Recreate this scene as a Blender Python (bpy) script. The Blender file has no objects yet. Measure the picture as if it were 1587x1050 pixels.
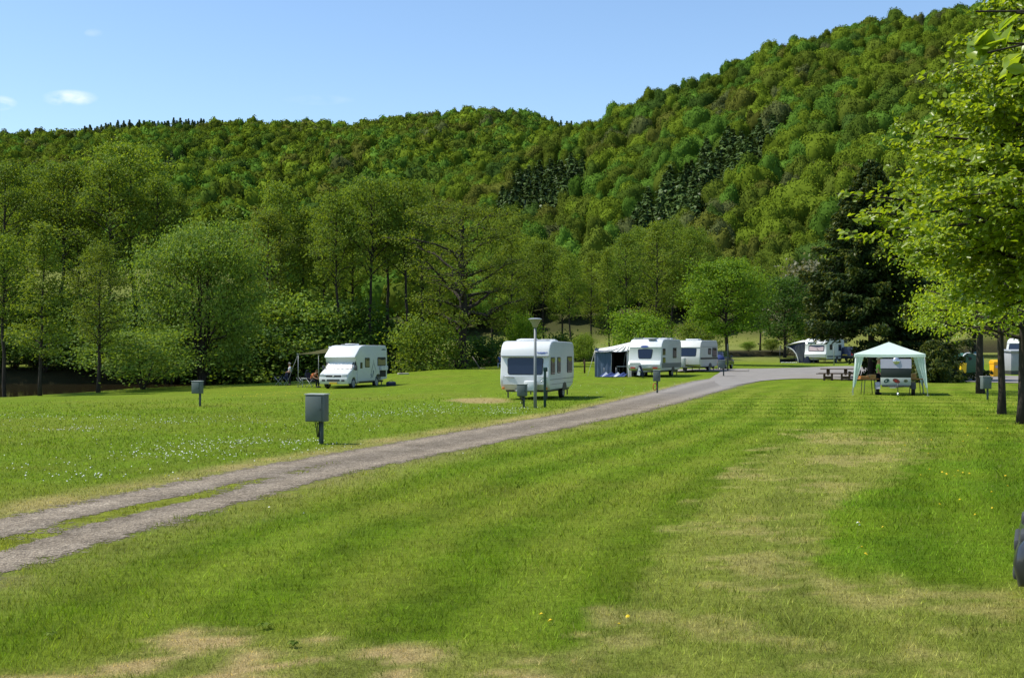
import bpy, bmesh, math, random
import numpy as np
from mathutils import Vector, Matrix

# ------------------------------------------------------------------ camera, sky, sun, exposure
scene = bpy.context.scene
F, CX, HOR, CAMH = 1915.0, 793.5, 540.0, 2.2        # focal length and horizon in photo pixels
R = math.radians

cam_d = bpy.data.cameras.new('camera'); cam = bpy.data.objects.new('camera', cam_d)
scene.collection.objects.link(cam)
cam.location = (0, 0, CAMH); cam.rotation_euler = (R(90), 0, 0)
cam_d.sensor_width = 36; cam_d.lens = 36 * F / 1587
cam_d.shift_y = (HOR - 525) / 1587.0
cam_d.clip_start = 0.1; cam_d.clip_end = 6000
scene.camera = cam

SUN_EL = R(57); SUN_AZ = R(-86)                      # azimuth from +Y, clockwise: sun to the left
sunvec = Vector((math.sin(SUN_AZ) * math.cos(SUN_EL), math.cos(SUN_AZ) * math.cos(SUN_EL), math.sin(SUN_EL)))
sun_d = bpy.data.lights.new('sun', 'SUN'); sun = bpy.data.objects.new('sun', sun_d)
scene.collection.objects.link(sun)
sun_d.energy = 4.4; sun_d.angle = R(0.5); sun_d.color = (1.0, 0.95, 0.86)
sun.rotation_euler = sunvec.to_track_quat('Z', 'Y').to_euler()
sun.location = (-60, 0, 90)

world = bpy.data.worlds.new('World'); scene.world = world; world.use_nodes = True
wt = world.node_tree; wt.nodes.clear()
def wn(t, **kw):
    n = wt.nodes.new(t)
    for k, v in kw.items(): setattr(n, k, v)
    return n
wo = wn('ShaderNodeOutputWorld'); bg = wn('ShaderNodeBackground'); bg.inputs['Strength'].default_value = 0.14
sky = wn('ShaderNodeTexSky', sky_type='NISHITA', sun_disc=False)
sky.sun_elevation = SUN_EL; sky.sun_rotation = SUN_AZ; sky.altitude = 200
sky.air_density = 1.0; sky.dust_density = 0.35; sky.ozone_density = 2.2
hs = wn('ShaderNodeHueSaturation'); hs.inputs['Saturation'].default_value = 1.06; hs.inputs['Value'].default_value = 1.0
wt.links.new(sky.outputs[0], hs.inputs['Color'])
# a few small fair weather clouds low in the left of the sky
tc = wn('ShaderNodeTexCoord'); sp = wn('ShaderNodeSeparateXYZ'); wt.links.new(tc.outputs['Generated'], sp.inputs[0])
def wmath(op, a, b=None, clamp=False):
    n = wn('ShaderNodeMath', operation=op); n.use_clamp = clamp
    for i, s in enumerate((a, b)):
        if s is None: continue
        if isinstance(s, (int, float)): n.inputs[i].default_value = s
        else: wt.links.new(s, n.inputs[i])
    return n.outputs[0]
ymax = wmath('MAXIMUM', sp.outputs[1], 0.02)
cu = wmath('DIVIDE', sp.outputs[0], ymax); cv = wmath('DIVIDE', sp.outputs[2], ymax)
cno = wn('ShaderNodeTexNoise'); cno.inputs['Scale'].default_value = 46; cno.inputs['Detail'].default_value = 6
cmap = wn('ShaderNodeMapping'); cmap.inputs['Scale'].default_value = (1, 1, 2.4)
wt.links.new(tc.outputs['Generated'], cmap.inputs[0]); wt.links.new(cmap.outputs[0], cno.inputs['Vector'])
tot = None
for (px, py, a, b, amp) in ((108, 152, 46, 14, .9), (-6, 160, 34, 13, .9), (145, 51, 16, 7, .22), (495, 155, 60, 9, .12)):
    du = wmath('DIVIDE', wmath('SUBTRACT', cu, (px - CX) / F), a / F)
    dv = wmath('DIVIDE', wmath('SUBTRACT', cv, (HOR - py) / F), b / F)
    rr = wmath('ADD', wmath('MULTIPLY', du, du), wmath('MULTIPLY', dv, dv))
    m = wmath('MULTIPLY', wmath('SUBTRACT', 1.0, rr, True), amp)
    tot = m if tot is None else wmath('MAXIMUM', tot, m)
front = wmath('GREATER_THAN', sp.outputs[1], 0.1)
cm = wmath('MULTIPLY', wmath('MULTIPLY', tot, wmath('MULTIPLY', wmath('SUBTRACT', cno.outputs[0], 0.38), 2.6, True)), front, True)
mx = wn('ShaderNodeMix', data_type='RGBA'); mx.inputs[7].default_value = (6.6, 6.7, 6.9, 1)
wt.links.new(cm, mx.inputs[0]); wt.links.new(hs.outputs[0], mx.inputs[6])
wt.links.new(mx.outputs[2], bg.inputs['Color']); wt.links.new(bg.outputs[0], wo.inputs['Surface'])

scene.view_settings.view_transform = 'Standard'; scene.view_settings.look = 'None'
scene.view_settings.exposure = 0.45; scene.view_settings.gamma = 1.0
cy = scene.cycles
cy.max_bounces = 6; cy.diffuse_bounces = 2; cy.glossy_bounces = 2; cy.transmission_bounces = 3; cy.transparent_max_bounces = 8
cy.caustics_reflective = False; cy.caustics_refractive = False
cy.use_denoising = True; cy.denoiser = 'OPENIMAGEDENOISE'; cy.denoising_input_passes = 'RGB_ALBEDO_NORMAL'; cy.denoising_prefilter = 'ACCURATE'
cy.sample_clamp_indirect = 4.0

# ------------------------------------------------------------------ noise and terrain
def _hash(ix, iy, seed):
    h = (ix.astype(np.int64) * 374761393 + iy.astype(np.int64) * 668265263 + seed * 974634777) & 0xffffffff
    h = ((h ^ (h >> 13)) * 1274126177) & 0xffffffff
    return ((h ^ (h >> 16)) & 0xffffff) / float(0xffffff)
def vnoise(x, y, seed=0):
    x = np.asarray(x, float); y = np.asarray(y, float)
    ix = np.floor(x); iy = np.floor(y); fx = x - ix; fy = y - iy
    fx = fx * fx * (3 - 2 * fx); fy = fy * fy * (3 - 2 * fy)
    a = _hash(ix, iy, seed); b = _hash(ix + 1, iy, seed); c = _hash(ix, iy + 1, seed); d = _hash(ix + 1, iy + 1, seed)
    return (a * (1 - fx) + b * fx) * (1 - fy) + (c * (1 - fx) + d * fx) * fy
def fbm(x, y, seed=0, oct=4):
    s = 0; a = 0.5; t = 0
    for i in range(oct):
        s = s + a * vnoise(x, y, seed + i * 17); t += a; a *= .55; x = np.asarray(x) * 2.03; y = np.asarray(y) * 2.03
    return s / t
def sstep(a, b, x):
    t = np.clip((x - a) / (b - a), 0, 1); return t * t * (3 - 2 * t)

# ground heights measured from the photo: (pixel x, pixel y of the ground there, distance)
CTRL = []
for px in (-600, 0, 400, 793, 1200, 1587, 2200):
    for py in (1050, 900, 800, 700, 655): CTRL.append((px, py, CAMH * F / (py - HOR)))
CTRL += [(497, 688, 28.5), (310, 628, 48), (829, 632, 45.8), (845, 617, 54.7), (545, 600, 80), (440, 592, 92), (1000, 583, 83), (1085, 577, 92),
         (1375, 612, 58), (1295, 589, 80), (1260, 563, 128), (1495, 580, 95), (1130, 564, 112), (0, 617, 75), (200, 602, 85), (320, 597, 90), (620, 577, 103),
         (720, 570, 116), (850, 563, 125), (1000, 556, 140), (1200, 548, 160), (1531, 619, 53), (1018, 609, 61), (1118, 582, 85), (906, 578, 95), (1180, 588, 83),
         (1587, 588, 90), (1587, 556, 140), (1700, 556, 140), (700, 531, 200), (950, 533, 200), (1200, 534, 200), (1587, 535, 200), (300, 545, 200), (0, 548, 200)]
_P = np.array([((px - CX) / F * d, d, CAMH - (py - HOR) / F * d) for px, py, d in CTRL])
def _solve():
    X = _P[:, :2]; n = len(X)
    D = np.sqrt(((X[:, None] - X[None]) ** 2).sum(-1)); 
    A = np.zeros((n + 3, n + 3)); A[:n, :n] = D - np.eye(n) * 3.0
    A[:n, n] = 1; A[:n, n + 1:] = X / 100; A[n, :n] = 1; A[n + 1:, :n] = X.T / 100
    b = np.zeros(n + 3); b[:n] = _P[:, 2]
    return np.linalg.solve(A, b)
_W = _solve()
def base_z(x, y):
    x = np.clip(np.asarray(x, float), -75, 90); y = np.clip(np.asarray(y, float), 2, 205)
    s = _W[-3] + _W[-2] * x / 100 + _W[-1] * y / 100
    for i in range(len(_P)): s = s + _W[i] * np.sqrt((x - _P[i, 0]) ** 2 + (y - _P[i, 1]) ** 2)
    return s
_BX = [-300, -80, -45, -31, -26.3, -22.2, -17.0, -9.3, -4.5, 3.7, 15, 32, 80]
_BY = [50, 63, 70, 75, 85, 90, 92, 103, 116, 125.5, 141, 152, 170]
WATER = -1.12
def bank_s(x, y):
    return np.asarray(y, float) - np.interp(x, _BX, _BY) + (vnoise(np.asarray(x) * .35, np.asarray(y) * 0, 5) - .5) * 1.2
def width_r(x): return np.interp(x, [-80, -31, -16, -4, 10, 30], [50, 44, 30, 14, 11, 9])
_R1x = [-900, -400, 0, 100, 200, 320, 450, 520, 600, 700, 760, 830, 880, 950, 1100, 1500, 2200]
_R1y = [235, 215, 206, 204, 195, 191, 190, 184, 174, 171, 172, 181, 191, 205, 230, 280, 330]
_R2x = [350, 420, 500, 600, 690, 760, 860, 905, 960, 1000, 1050, 1100, 1150, 1200, 1300, 1400, 1480, 1587, 1750, 2100, 3000]
_R2y = [640, 545, 450, 340, 270, 248, 216, 189, 166, 148, 127, 109, 88, 73, 54, 35, 20, 0, -30, -60, -85]
Y1, Y2 = 820.0, 470.0
def hills(x, y):
    x = np.asarray(x, float); y = np.asarray(y, float)
    px = CX + F * x / np.maximum(y, 20)
    z1r = CAMH + (HOR - (np.interp(px, _R1x, _R1y) + 29)) / F * Y1
    t = (y - 250) / (Y1 - 250)
    h1 = np.where(t < 1, 3 + (z1r - 3) * np.sign(t) * np.abs(t) ** 1.08, z1r - (y - Y1) * .28)
    z2r = CAMH + (HOR - (np.interp(px, _R2x, _R2y) + 46)) / F * Y2
    foot = np.interp(px, [600, 1000, 1500], [262, 235, 185])
    t = (y - foot) / (Y2 - foot)
    h2 = np.where(t < 1, 3 + (z2r - 3) * t, z2r - (y - Y2) * .35)
    und = (fbm(x / 70, y / 70, 3, 3) - .5) * 16 * sstep(0, 25, np.maximum(h1, h2) - 3)
    return h1, h2, und * np.where(h2 > h1, .55, .8)
def gz(x, y):
    x = np.asarray(x, float); y = np.asarray(y, float)
    z = base_z(x, y) + (vnoise(x / 3.1, y / 3.1, 9) - .5) * .035 * sstep(12, 20, y)
    s = bank_s(x, y); w = width_r(x)
    bed = -2.3
    k = sstep(0, 2.2, s) * (1 - sstep(w, w + 4, s)) * sstep(40, 60, y)
    z = z * (1 - k) + bed * k
    h1, h2, und = hills(x, y)
    m = np.maximum(h1, h2)
    far = sstep(170, 200, y)
    m = m + und * sstep(0, 14, m - z)
    return np.where((y > 170) & (m > z), z + (m - z) * far, z)
def gz1(x, y): return float(gz(np.array([x]), np.array([y]))[0])
def at(px, d):
    x = (px - CX) / F * d
    return (x, d, gz1(x, d))
def pix_ground(px, py):
    "distance along the pixel's ray at which it meets the ground"
    d = CAMH * F / max(py - HOR, 4)
    for _ in range(40):
        z = gz1((px - CX) / F * d, d); d = .5 * d + .5 * (CAMH - z) * F / max(py - HOR, 4)
    return d

# ------------------------------------------------------------------ object helpers
COL = scene.collection
def tag(o, label=None, cat=None, group=None, kind=None):
    if label: o['label'] = label
    if cat: o['category'] = cat
    if group: o['group'] = group
    if kind: o['kind'] = kind
    return o
def thing(name, label, cat, loc=(0, 0, 0), rz=0.0, group=None):
    o = bpy.data.objects.new(name, None); COL.objects.link(o)
    o.location = loc; o.rotation_euler = (0, 0, rz); o.empty_display_size = .3
    return tag(o, label, cat, group)
class Buf:
    def __init__(s): s.v = []; s.f = []; s.n = 0; s.c = []
    def add(s, V, Fc, mat=0, smooth=False, col=None):
        V = np.asarray(V, np.float32).reshape(-1, 3)
        groups = {}
        if isinstance(Fc, np.ndarray): groups[Fc.shape[1]] = Fc
        else:
            for f in Fc: groups.setdefault(len(f), []).append(f)
        for k, g in groups.items(): s.f.append((np.asarray(g, np.int32) + s.n, mat, smooth))
        s.v.append(V); s.n += len(V)
        if col is not None:
            c = np.ones((len(V), 4), np.float32); c[:, :3] = col; s.c.append(c)
        return s
    def mesh(s, name, mats, sharp=None):
        me = bpy.data.meshes.new(name)
        V = np.concatenate(s.v); me.vertices.add(len(V)); me.vertices.foreach_set('co', V.ravel())
        idx = np.concatenate([f.ravel() for f, _, _ in s.f]); tot = np.concatenate([np.full(len(f), f.shape[1], np.int32) for f, _, _ in s.f])
        mi = np.concatenate([np.full(len(f), m, np.int32) for f, m, _ in s.f]); sm = np.concatenate([np.full(len(f), q, bool) for f, _, q in s.f])
        start = np.concatenate([[0], np.cumsum(tot)[:-1]]).astype(np.int32)
        me.loops.add(len(idx)); me.loops.foreach_set('vertex_index', idx)
        me.polygons.add(len(tot)); me.polygons.foreach_set('loop_start', start)
        me.polygons.foreach_set('material_index', mi); me.polygons.foreach_set('use_smooth', sm)
        if s.c:
            a = me.color_attributes.new('tint', 'FLOAT_COLOR', 'POINT'); a.data.foreach_set('color', np.concatenate(s.c).ravel())
        me.update(calc_edges=True)
        for m in (mats if isinstance(mats, (list, tuple)) else [mats]): me.materials.append(m)
        if sharp: me.set_sharp_from_angle(angle=R(sharp))
        return me
    def build(s, name, mats, parent=None, sharp=None):
        o = bpy.data.objects.new(name, s.mesh(name, mats, sharp)); COL.objects.link(o)
        if parent is not None: o.parent = parent
        return o
    # shapes
    def bm(s, b, mat=0, smooth=False):
        b.verts.ensure_lookup_table(); b.verts.index_update()
        V = [v.co[:] for v in b.verts]; s.add(V, [[v.index for v in f.verts] for f in b.faces], mat, smooth); b.free(); return s
    def box(s, c, size, rot=(0, 0, 0), mat=0, bev=0.0, smooth=False):
        b = bmesh.new(); bmesh.ops.create_cube(b, size=1)
        bmesh.ops.scale(b, vec=size, verts=b.verts)
        if bev: bmesh.ops.bevel(b, geom=list(b.edges), offset=bev, segments=2, affect='EDGES', profile=.5)
        M = Matrix.Translation(c) @ Matrix.Rotation(rot[2], 4, 'Z') @ Matrix.Rotation(rot[1], 4, 'Y') @ Matrix.Rotation(rot[0], 4, 'X')
        bmesh.ops.transform(b, matrix=M, verts=b.verts); return s.bm(b, mat, smooth or bev > 0)
    def tube(s, pts, rad, n=8, mat=0, cap=True, smooth=True):
        P = np.asarray(pts, float); m = len(P); rad = np.full(m, rad, float) if np.isscalar(rad) else np.asarray(rad, float)
        T = np.gradient(P, axis=0); T /= np.linalg.norm(T, axis=1)[:, None] + 1e-9
        ref = np.array([0, 0, 1.]) if abs(T[0, 2]) < .9 else np.array([1., 0, 0])
        a = np.arange(n) * 2 * np.pi / n; V = np.zeros((m, n, 3))
        U = np.cross(ref, T[0]); U /= np.linalg.norm(U)
        for i in range(m):
            U = U - T[i] * (U @ T[i]); U /= np.linalg.norm(U) + 1e-9; W = np.cross(T[i], U)
            V[i] = P[i] + rad[i] * (np.cos(a)[:, None] * U + np.sin(a)[:, None] * W)
        i, j = np.meshgrid(np.arange(m - 1), np.arange(n), indexing='ij'); j2 = (j + 1) % n
        Q = np.stack([i * n + j, i * n + j2, (i + 1) * n + j2, (i + 1) * n + j], -1).reshape(-1, 4)
        Fc = [list(q) for q in Q]
        if cap: Fc += [list(range(n))[::-1], list(range((m - 1) * n, m * n))]
        return s.add(V.reshape(-1, 3), Fc, mat, smooth)
    def prism(s, O, U, V, N, poly, t0, t1, mat=0, bev=0.0, smooth=False):
        "polygon (a,b) in the plane O+aU+bV, thick from t0 to t1 along N"
        O, U, V, N = (np.asarray(q, float) for q in (O, U, V, N)); n = len(poly)
        P = np.array([O + U * a + V * b for a, b in poly])
        b = bmesh.new(); lo = [b.verts.new(p + N * t0) for p in P]; hi = [b.verts.new(p + N * t1) for p in P]
        b.faces.new(lo[::-1]); b.faces.new(hi)
        for i in range(n): b.faces.new((lo[i], lo[(i + 1) % n], hi[(i + 1) % n], hi[i]))
        bmesh.ops.recalc_face_normals(b, faces=b.faces)
        if bev:
            ed = [e for e in b.edges if (e.verts[0] in lo) == (e.verts[1] in lo)]
            bmesh.ops.bevel(b, geom=ed, offset=bev, segments=3, affect='EDGES', profile=.5)
        return s.bm(b, mat, smooth or bev > 0)
    def lathe(s, prof, axis='X', c=(0, 0, 0), n=20, mat=0, smooth=True):
        "profile of (distance along axis, radius)"
        a = np.arange(n) * 2 * np.pi / n; V = []
        for t, r in prof:
            for q in a:
                p = (t, r * math.cos(q), r * math.sin(q)) if axis == 'X' else (r * math.cos(q), r * math.sin(q), t)
                V.append((p[0] + c[0], p[1] + c[1], p[2] + c[2]))
        m = len(prof); Fc = [[i * n + j, i * n + (j + 1) % n, (i + 1) * n + (j + 1) % n, (i + 1) * n + j] for i in range(m - 1) for j in range(n)]
        Fc += [list(range(n))[::-1], list(range((m - 1) * n, m * n))]
        return s.add(V, Fc, mat, smooth)
def rrect(x0, x1, y0, y1, r=.04, taper=0.0, k=4):
    r = min(r, abs(x1 - x0) / 2.01, abs(y1 - y0) / 2.01); P = []
    for cx, cy_, a0 in ((x1 - r, y0 + r, -90), (x1 - r, y1 - r, 0), (x0 + r, y1 - r, 90), (x0 + r, y0 + r, 180)):
        for i in range(k + 1):
            a = R(a0 + 90 * i / k); P.append((cx + r * math.cos(a), cy_ + r * math.sin(a)))
    if taper:
        m = (x0 + x1) / 2; P = [(m + (x - m) * (1 - taper * (y - y0) / (y1 - y0)), y) for x, y in P]
    return P
def ellipse(cx, cy_, a, b, n=18, rot=0):
    return [(cx + a * math.cos(t) * math.cos(rot) - b * math.sin(t) * math.sin(rot), cy_ + a * math.cos(t) * math.sin(rot) + b * math.sin(t) * math.cos(rot)) for t in np.arange(n) * 2 * math.pi / n]
def copy_tree(o, parent=None):
    c = o.copy(); COL.objects.link(c)
    if parent is not None: c.parent = parent
    for ch in list(o.children): copy_tree(ch, c)
    return c

# ------------------------------------------------------------------ materials
class NT:
    def __init__(s, name):
        s.m = bpy.data.materials.new(name); s.m.use_nodes = True; s.t = s.m.node_tree; s.t.nodes.clear()
        s.out = s.n('ShaderNodeOutputMaterial')
    def n(s, t, **kw):
        x = s.t.nodes.new(t)
        for k, v in kw.items(): setattr(x, k, v)
        return x
    def l(s, a, b): s.t.links.new(a, b)
    def put(s, inp, v):
        if isinstance(v, (int, float)): inp.default_value = v
        elif isinstance(v, (tuple, list)): inp.default_value = tuple(v) + ((1,) if len(v) == 3 and len(inp.default_value) == 4 else ())
        else: s.l(v, inp)
    def math(s, op, a, b=None, clamp=False):
        x = s.n('ShaderNodeMath', operation=op); x.use_clamp = clamp; s.put(x.inputs[0], a)
        if b is not None: s.put(x.inputs[1], b)
        return x.outputs[0]
    def mix(s, f, a, b, blend='MIX'):
        x = s.n('ShaderNodeMix', data_type='RGBA', blend_type=blend); s.put(x.inputs[0], f); s.put(x.inputs[6], a); s.put(x.inputs[7], b); return x.outputs[2]
    def noise(s, scale, detail=4, vec=None, rough=.55, coord='Object'):
        x = s.n('ShaderNodeTexNoise'); x.inputs['Scale'].default_value = scale; x.inputs['Detail'].default_value = detail; x.inputs['Roughness'].default_value = rough
        if vec is None:
            if not hasattr(s, '_tc'): s._tc = s.n('ShaderNodeTexCoord')
            vec = s._tc.outputs[coord]
        s.l(vec, x.inputs['Vector']); return x.outputs[0]
    def ramp(s, f, stops):
        x = s.n('ShaderNodeValToRGB'); s.l(f, x.inputs[0]); e = x.color_ramp.elements
        while len(e) < len(stops): e.new(.5)
        for q, (p, c) in zip(e, stops): q.position = p; q.color = tuple(c) + (1,) if len(c) == 3 else c
        return x.outputs[0]
    def bsdf(s, base, rough=.6, spec=.4, metal=0.0, bump=None, bstr=.3, bdist=.01, **kw):
        b = s.n('ShaderNodeBsdfPrincipled'); s.put(b.inputs['Base Color'], base); s.put(b.inputs['Roughness'], rough)
        b.inputs['Specular IOR Level'].default_value = spec; b.inputs['Metallic'].default_value = metal
        for k, v in kw.items(): s.put(b.inputs[k.replace('_', ' ')], v)
        if bump is not None:
            q = s.n('ShaderNodeBump'); q.inputs['Strength'].default_value = bstr; q.inputs['Distance'].default_value = bdist
            s.l(bump, q.inputs['Height']); s.l(q.outputs[0], b.inputs['Normal'])
        return b.outputs[0]
    def done(s, sh): s.l(sh, s.out.inputs['Surface']); return s.m
def paint(name, c, rough=.45, var=.08, scale=3.0, spec=.4, metal=0, dirt=None, coat=0.0):
    q = NT(name); n = q.noise(scale, 5); n2 = q.noise(scale * 9, 3)
    v = q.math('ADD', q.math('MULTIPLY', n, .7), q.math('MULTIPLY', n2, .3))
    a = tuple(x * (1 - var) for x in c); b = tuple(min(1, x * (1 + var)) for x in c)
    col = q.ramp(v, [(.3, a), (.7, b)])
    if dirt: col = q.mix(q.math('MULTIPLY', q.math('SUBTRACT', q.noise(scale * 2.3, 6), .52, True), 1.6, True), col, dirt)
    return q.done(q.bsdf(col, rough, spec, metal, Coat_Weight=coat))
def leafmat(name, c1, c2, trans=.38, tcol=None, gloss=.25, grough=.42, tint=False, pervar=.25):
    q = NT(name); g = q.n('ShaderNodeNewGeometry'); oi = q.n('ShaderNodeObjectInfo')
    if tint:
        a = q.n('ShaderNodeAttribute', attribute_name='tint'); base = a.outputs['Color']
        k = q.math('ADD', q.math('MULTIPLY', g.outputs['Random Per Island'], .4), .8)
        col = q.mix(1.0, base, k, 'MULTIPLY')
    else:
        col = q.ramp(g.outputs['Random Per Island'], [(0, c1), (1, c2)])
        k = q.math('ADD', q.math('MULTIPLY', oi.outputs['Random'], pervar), 1 - pervar / 2)
        col = q.mix(1.0, col, k, 'MULTIPLY')
    d = q.bsdf(col, grough, gloss)
    t = q.n('ShaderNodeBsdfTranslucent')
    q.l(q.mix(1.0, col, tcol or (1.5, 1.35, .55), 'MULTIPLY'), t.inputs['Color'])
    m = q.n('ShaderNodeMixShader'); m.inputs[0].default_value = trans; q.l(d, m.inputs[1]); q.l(t.outputs[0], m.inputs[2])
    return q.done(m.outputs[0])
def bark(name, c1, c2, scale=6):
    q = NT(name); mp = q.n('ShaderNodeMapping'); mp.inputs['Scale'].default_value = (1, 1, .22); tcn = q.n('ShaderNodeTexCoord'); q.l(tcn.outputs['Object'], mp.inputs[0])
    n = q.noise(scale, 6, mp.outputs[0], .65); col = q.ramp(n, [(.3, c1), (.7, c2)])
    return q.done(q.bsdf(col, .9, .15, bump=n, bstr=.6, bdist=.03))
M = {}
M['white'] = paint('white_caravan_paint', (.60, .62, .61), .3, .03, 1.3, .5, dirt=(.5, .5, .45))
M['cream'] = paint('cream_caravan_paint', (.56, .57, .53), .35, .04, 1.3, .45, dirt=(.45, .45, .38))
M['offwhite'] = paint('off_white_plastic', (.66, .68, .68), .5, .05)
M['grey'] = paint('grey_plastic', (.33, .35, .36), .5, .06)
M['dkgrey'] = paint('dark_grey_plastic', (.05, .052, .055), .5, .15)
M['black'] = paint('black_rubber', (.018, .018, .018), .75, .2)
M['boxgrey'] = paint('grey_green_cabinet_paint', (.115, .14, .13), .55, .1, 4, .35, dirt=(.10, .12, .09))
M['boxlid'] = paint('weathered_pale_lid', (.46, .48, .45), .6, .1, 6, .35, dirt=(.25, .27, .2))
M['galv'] = paint('galvanised_steel', (.33, .35, .36), .45, .12, 8, .5, .4)
M['postgrey'] = paint('grey_painted_post', (.17, .19, .19), .5, .08, 6)
M['darkpost'] = paint('dark_metal_post', (.055, .075, .065), .6, .2, 8)
M['greenpost'] = paint('dark_green_post', (.012, .045, .035), .5, .15, 8)
M['glass'] = NT('dark_window_glass'); M['glass'] = M['glass'].done(M['glass'].bsdf((.012, .018, .035), .06, .6))
M['silver'] = None
q = NT('silver_thermal_screen'); n = q.noise(5, 5); M['silver'] = q.done(q.bsdf(q.ramp(n, [(.3, (.66, .7, .78)), (.6, (.9, .9, .92))]), .38, .6, .35, bump=n, bstr=.5, bdist=.04))
M['chrome'] = paint('bright_metal', (.6, .6, .62), .25, .05, 5, .5, .8)
M['lamp'] = paint('frosted_lamp_bowl', (.30, .29, .19), .5, .05)
M['headlight'] = paint('clear_headlight', (.42, .45, .47), .12, .1, 5, .6)
M['amber'] = paint('amber_lens', (.6, .2, .02), .3); M['redlens'] = paint('red_lens', (.45, .02, .02), .25)
M['yplate'] = paint('yellow_plate', (.62, .42, .02), .5)
M['bluelogo'] = paint('blue_lettering', (.08, .12, .42), .5)
M['decal'] = paint('grey_blue_decal', (.07, .11, .14), .5)
M['stripe'] = paint('grey_stripe', (.16, .18, .18), .5); M['bstripe'] = paint('dark_brown_stripe', (.03, .03, .028), .5)
M['curtain'] = paint('brown_curtain', (.20, .155, .13), .9, .35, 7, .1); M['pinkcurtain'] = paint('pale_pink_curtain', (.5, .4, .42), .9, .15, 7, .1)
M['ycurtain'] = paint('ochre_blind', (.27, .23, .10), .9, .15, 9, .1)
M['roofcloth'] = paint('pale_awning_roof', (.62, .63, .60), .8, .06, 2, .2, dirt=(.35, .36, .34))
M['bluecloth'] = paint('slate_blue_canvas', (.075, .11, .17), .85, .12, 3, .2)
M['navy'] = paint('navy_canvas', (.018, .025, .05), .85, .2, 3, .2)
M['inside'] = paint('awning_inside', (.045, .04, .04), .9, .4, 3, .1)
M['mint'] = None
def cloth(name, c, tr=.35):
    q = NT(name); n = q.noise(4, 4); col = q.ramp(n, [(.3, tuple(x * .94 for x in c)), (.7, c)])
    d = q.bsdf(col, .8, .2); t = q.n('ShaderNodeBsdfTranslucent'); q.l(col, t.inputs['Color'])
    m = q.n('ShaderNodeMixShader'); m.inputs[0].default_value = tr; q.l(d, m.inputs[1]); q.l(t.outputs[0], m.inputs[2]); return q.done(m.outputs[0])
M['mint'] = cloth('mint_gazebo_cloth', (.69, .83, .76)); M['mintshade'] = cloth('mint_shaded_cloth', (.50, .68, .60)); M['olivecloth'] = cloth('olive_awning_cloth', (.19, .18, .10), .3)
M['lavender'] = paint('pale_grey_lid', (.42, .41, .49), .5, .04); M['panelblack'] = paint('black_panel', (.022, .03, .028), .6, .15)
M['boxpale'] = paint('pale_green_white_panel', (.38, .42, .38), .5, .06)
M['wood'] = paint('brown_stained_timber', (.085, .05, .032), .8, .35, 7, .2)
M['orangewood'] = paint('orange_brown_beech', (.42, .17, .045), .55, .25, 6, .3)
M['cardboard'] = paint('cardboard', (.38, .23, .10), .85, .2, 5, .2)
M['skin'] = paint('skin', (.45, .25, .17), .6, .1, 8, .3)
M['lime'] = paint('lime_shirt', (.26, .52, .10), .9, .15, 6, .1); M['whiteshirt'] = paint('white_shirt', (.62, .65, .7), .9, .08, 6, .1)
M['darktrousers'] = paint('dark_trousers', (.015, .017, .022), .9, .2, 6, .1); M['blueshirt'] = paint('blue_shirt', (.05, .10, .32), .9, .3, 9, .1)
M['rust'] = paint('rust_orange_top', (.48, .15, .06), .9, .15, 6, .1)
M['hairgrey'] = paint('grey_hair', (.30, .28, .26), .9, .2, 10, .1); M['hairbrown'] = paint('brown_hair', (.10, .055, .03), .9, .3, 10, .1)
M['chairblue'] = paint('dark_blue_chair_fabric', (.025, .032, .06), .85, .25, 6, .15)
M['yellowbin'] = paint('yellow_bin_plastic', (.72, .52, .01), .45, .08); M['yellowbin2'] = paint('deep_yellow_plastic', (.78, .40, .005), .45, .08)
M['greenbin'] = paint('dark_green_fibreglass', (.02, .085, .05), .4, .15); M['bluebin'] = paint('teal_blue_fibreglass', (.02, .13, .24), .4, .12)
M['carblue'] = paint('dark_blue_car_paint', (.012, .02, .05), .22, .1, 3, .5, 0, None, .6); M['cargrey'] = paint('dark_grey_car_paint', (.022, .023, .027), .32, .1, 3, .5, 0, None, .6)
M['carsilver'] = paint('slate_car_paint', (.12, .16, .22), .22, .1, 3, .5, 0, None, .6)
M['stone'] = paint('pale_stone', (.3, .28, .22), .9, .2, 5); M['woodpole'] = paint('weathered_pole', (.16, .14, .12), .9, .2, 5)
M['redhose'] = paint('red_hose', (.45, .05, .02), .5)
M['oval1'] = paint('dark_teal_emblem', (.01, .05, .045), .5); M['oval2'] = paint('dark_red_emblem', (.16, .03, .02), .5); M['oval3'] = paint('olive_emblem', (.10, .11, .04), .5)
M['hall'] = paint('pale_render', (.34, .35, .37), .8, .06)

# ------------------------------------------------------------------ marks on the lawn (real dry and mown areas), found from where the photo shows them
def poly_mask(px, py, poly, soft):
    "soft inside mask of a polygon"
    P = np.asarray(poly, float); x = px[..., None]; y = py[..., None]
    x0, y0 = P[:, 0], P[:, 1]; x1, y1 = np.roll(x0, -1), np.roll(y0, -1)
    cr = ((y0 > y) != (y1 > y)) & (x < (x1 - x0) * (y - y0) / (y1 - y0 + 1e-9) + x0)
    ins = cr.sum(-1) % 2 == 1
    dx, dy = x1 - x0, y1 - y0; t = np.clip(((x - x0) * dx + (y - y0) * dy) / (dx * dx + dy * dy + 1e-9), 0, 1)
    d = np.sqrt((x - x0 - t * dx) ** 2 + (y - y0 - t * dy) ** 2).min(-1)
    return sstep(-1, 1, np.where(ins, d, -d) / soft)
ROAD_R = [(-160, 960), (0, 897), (120, 856), (250, 818), (380, 780), (500, 745), (650, 712), (800, 680), (900, 660), (1000, 640), (1100, 612), (1150, 598), (1185, 589)]
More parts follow.
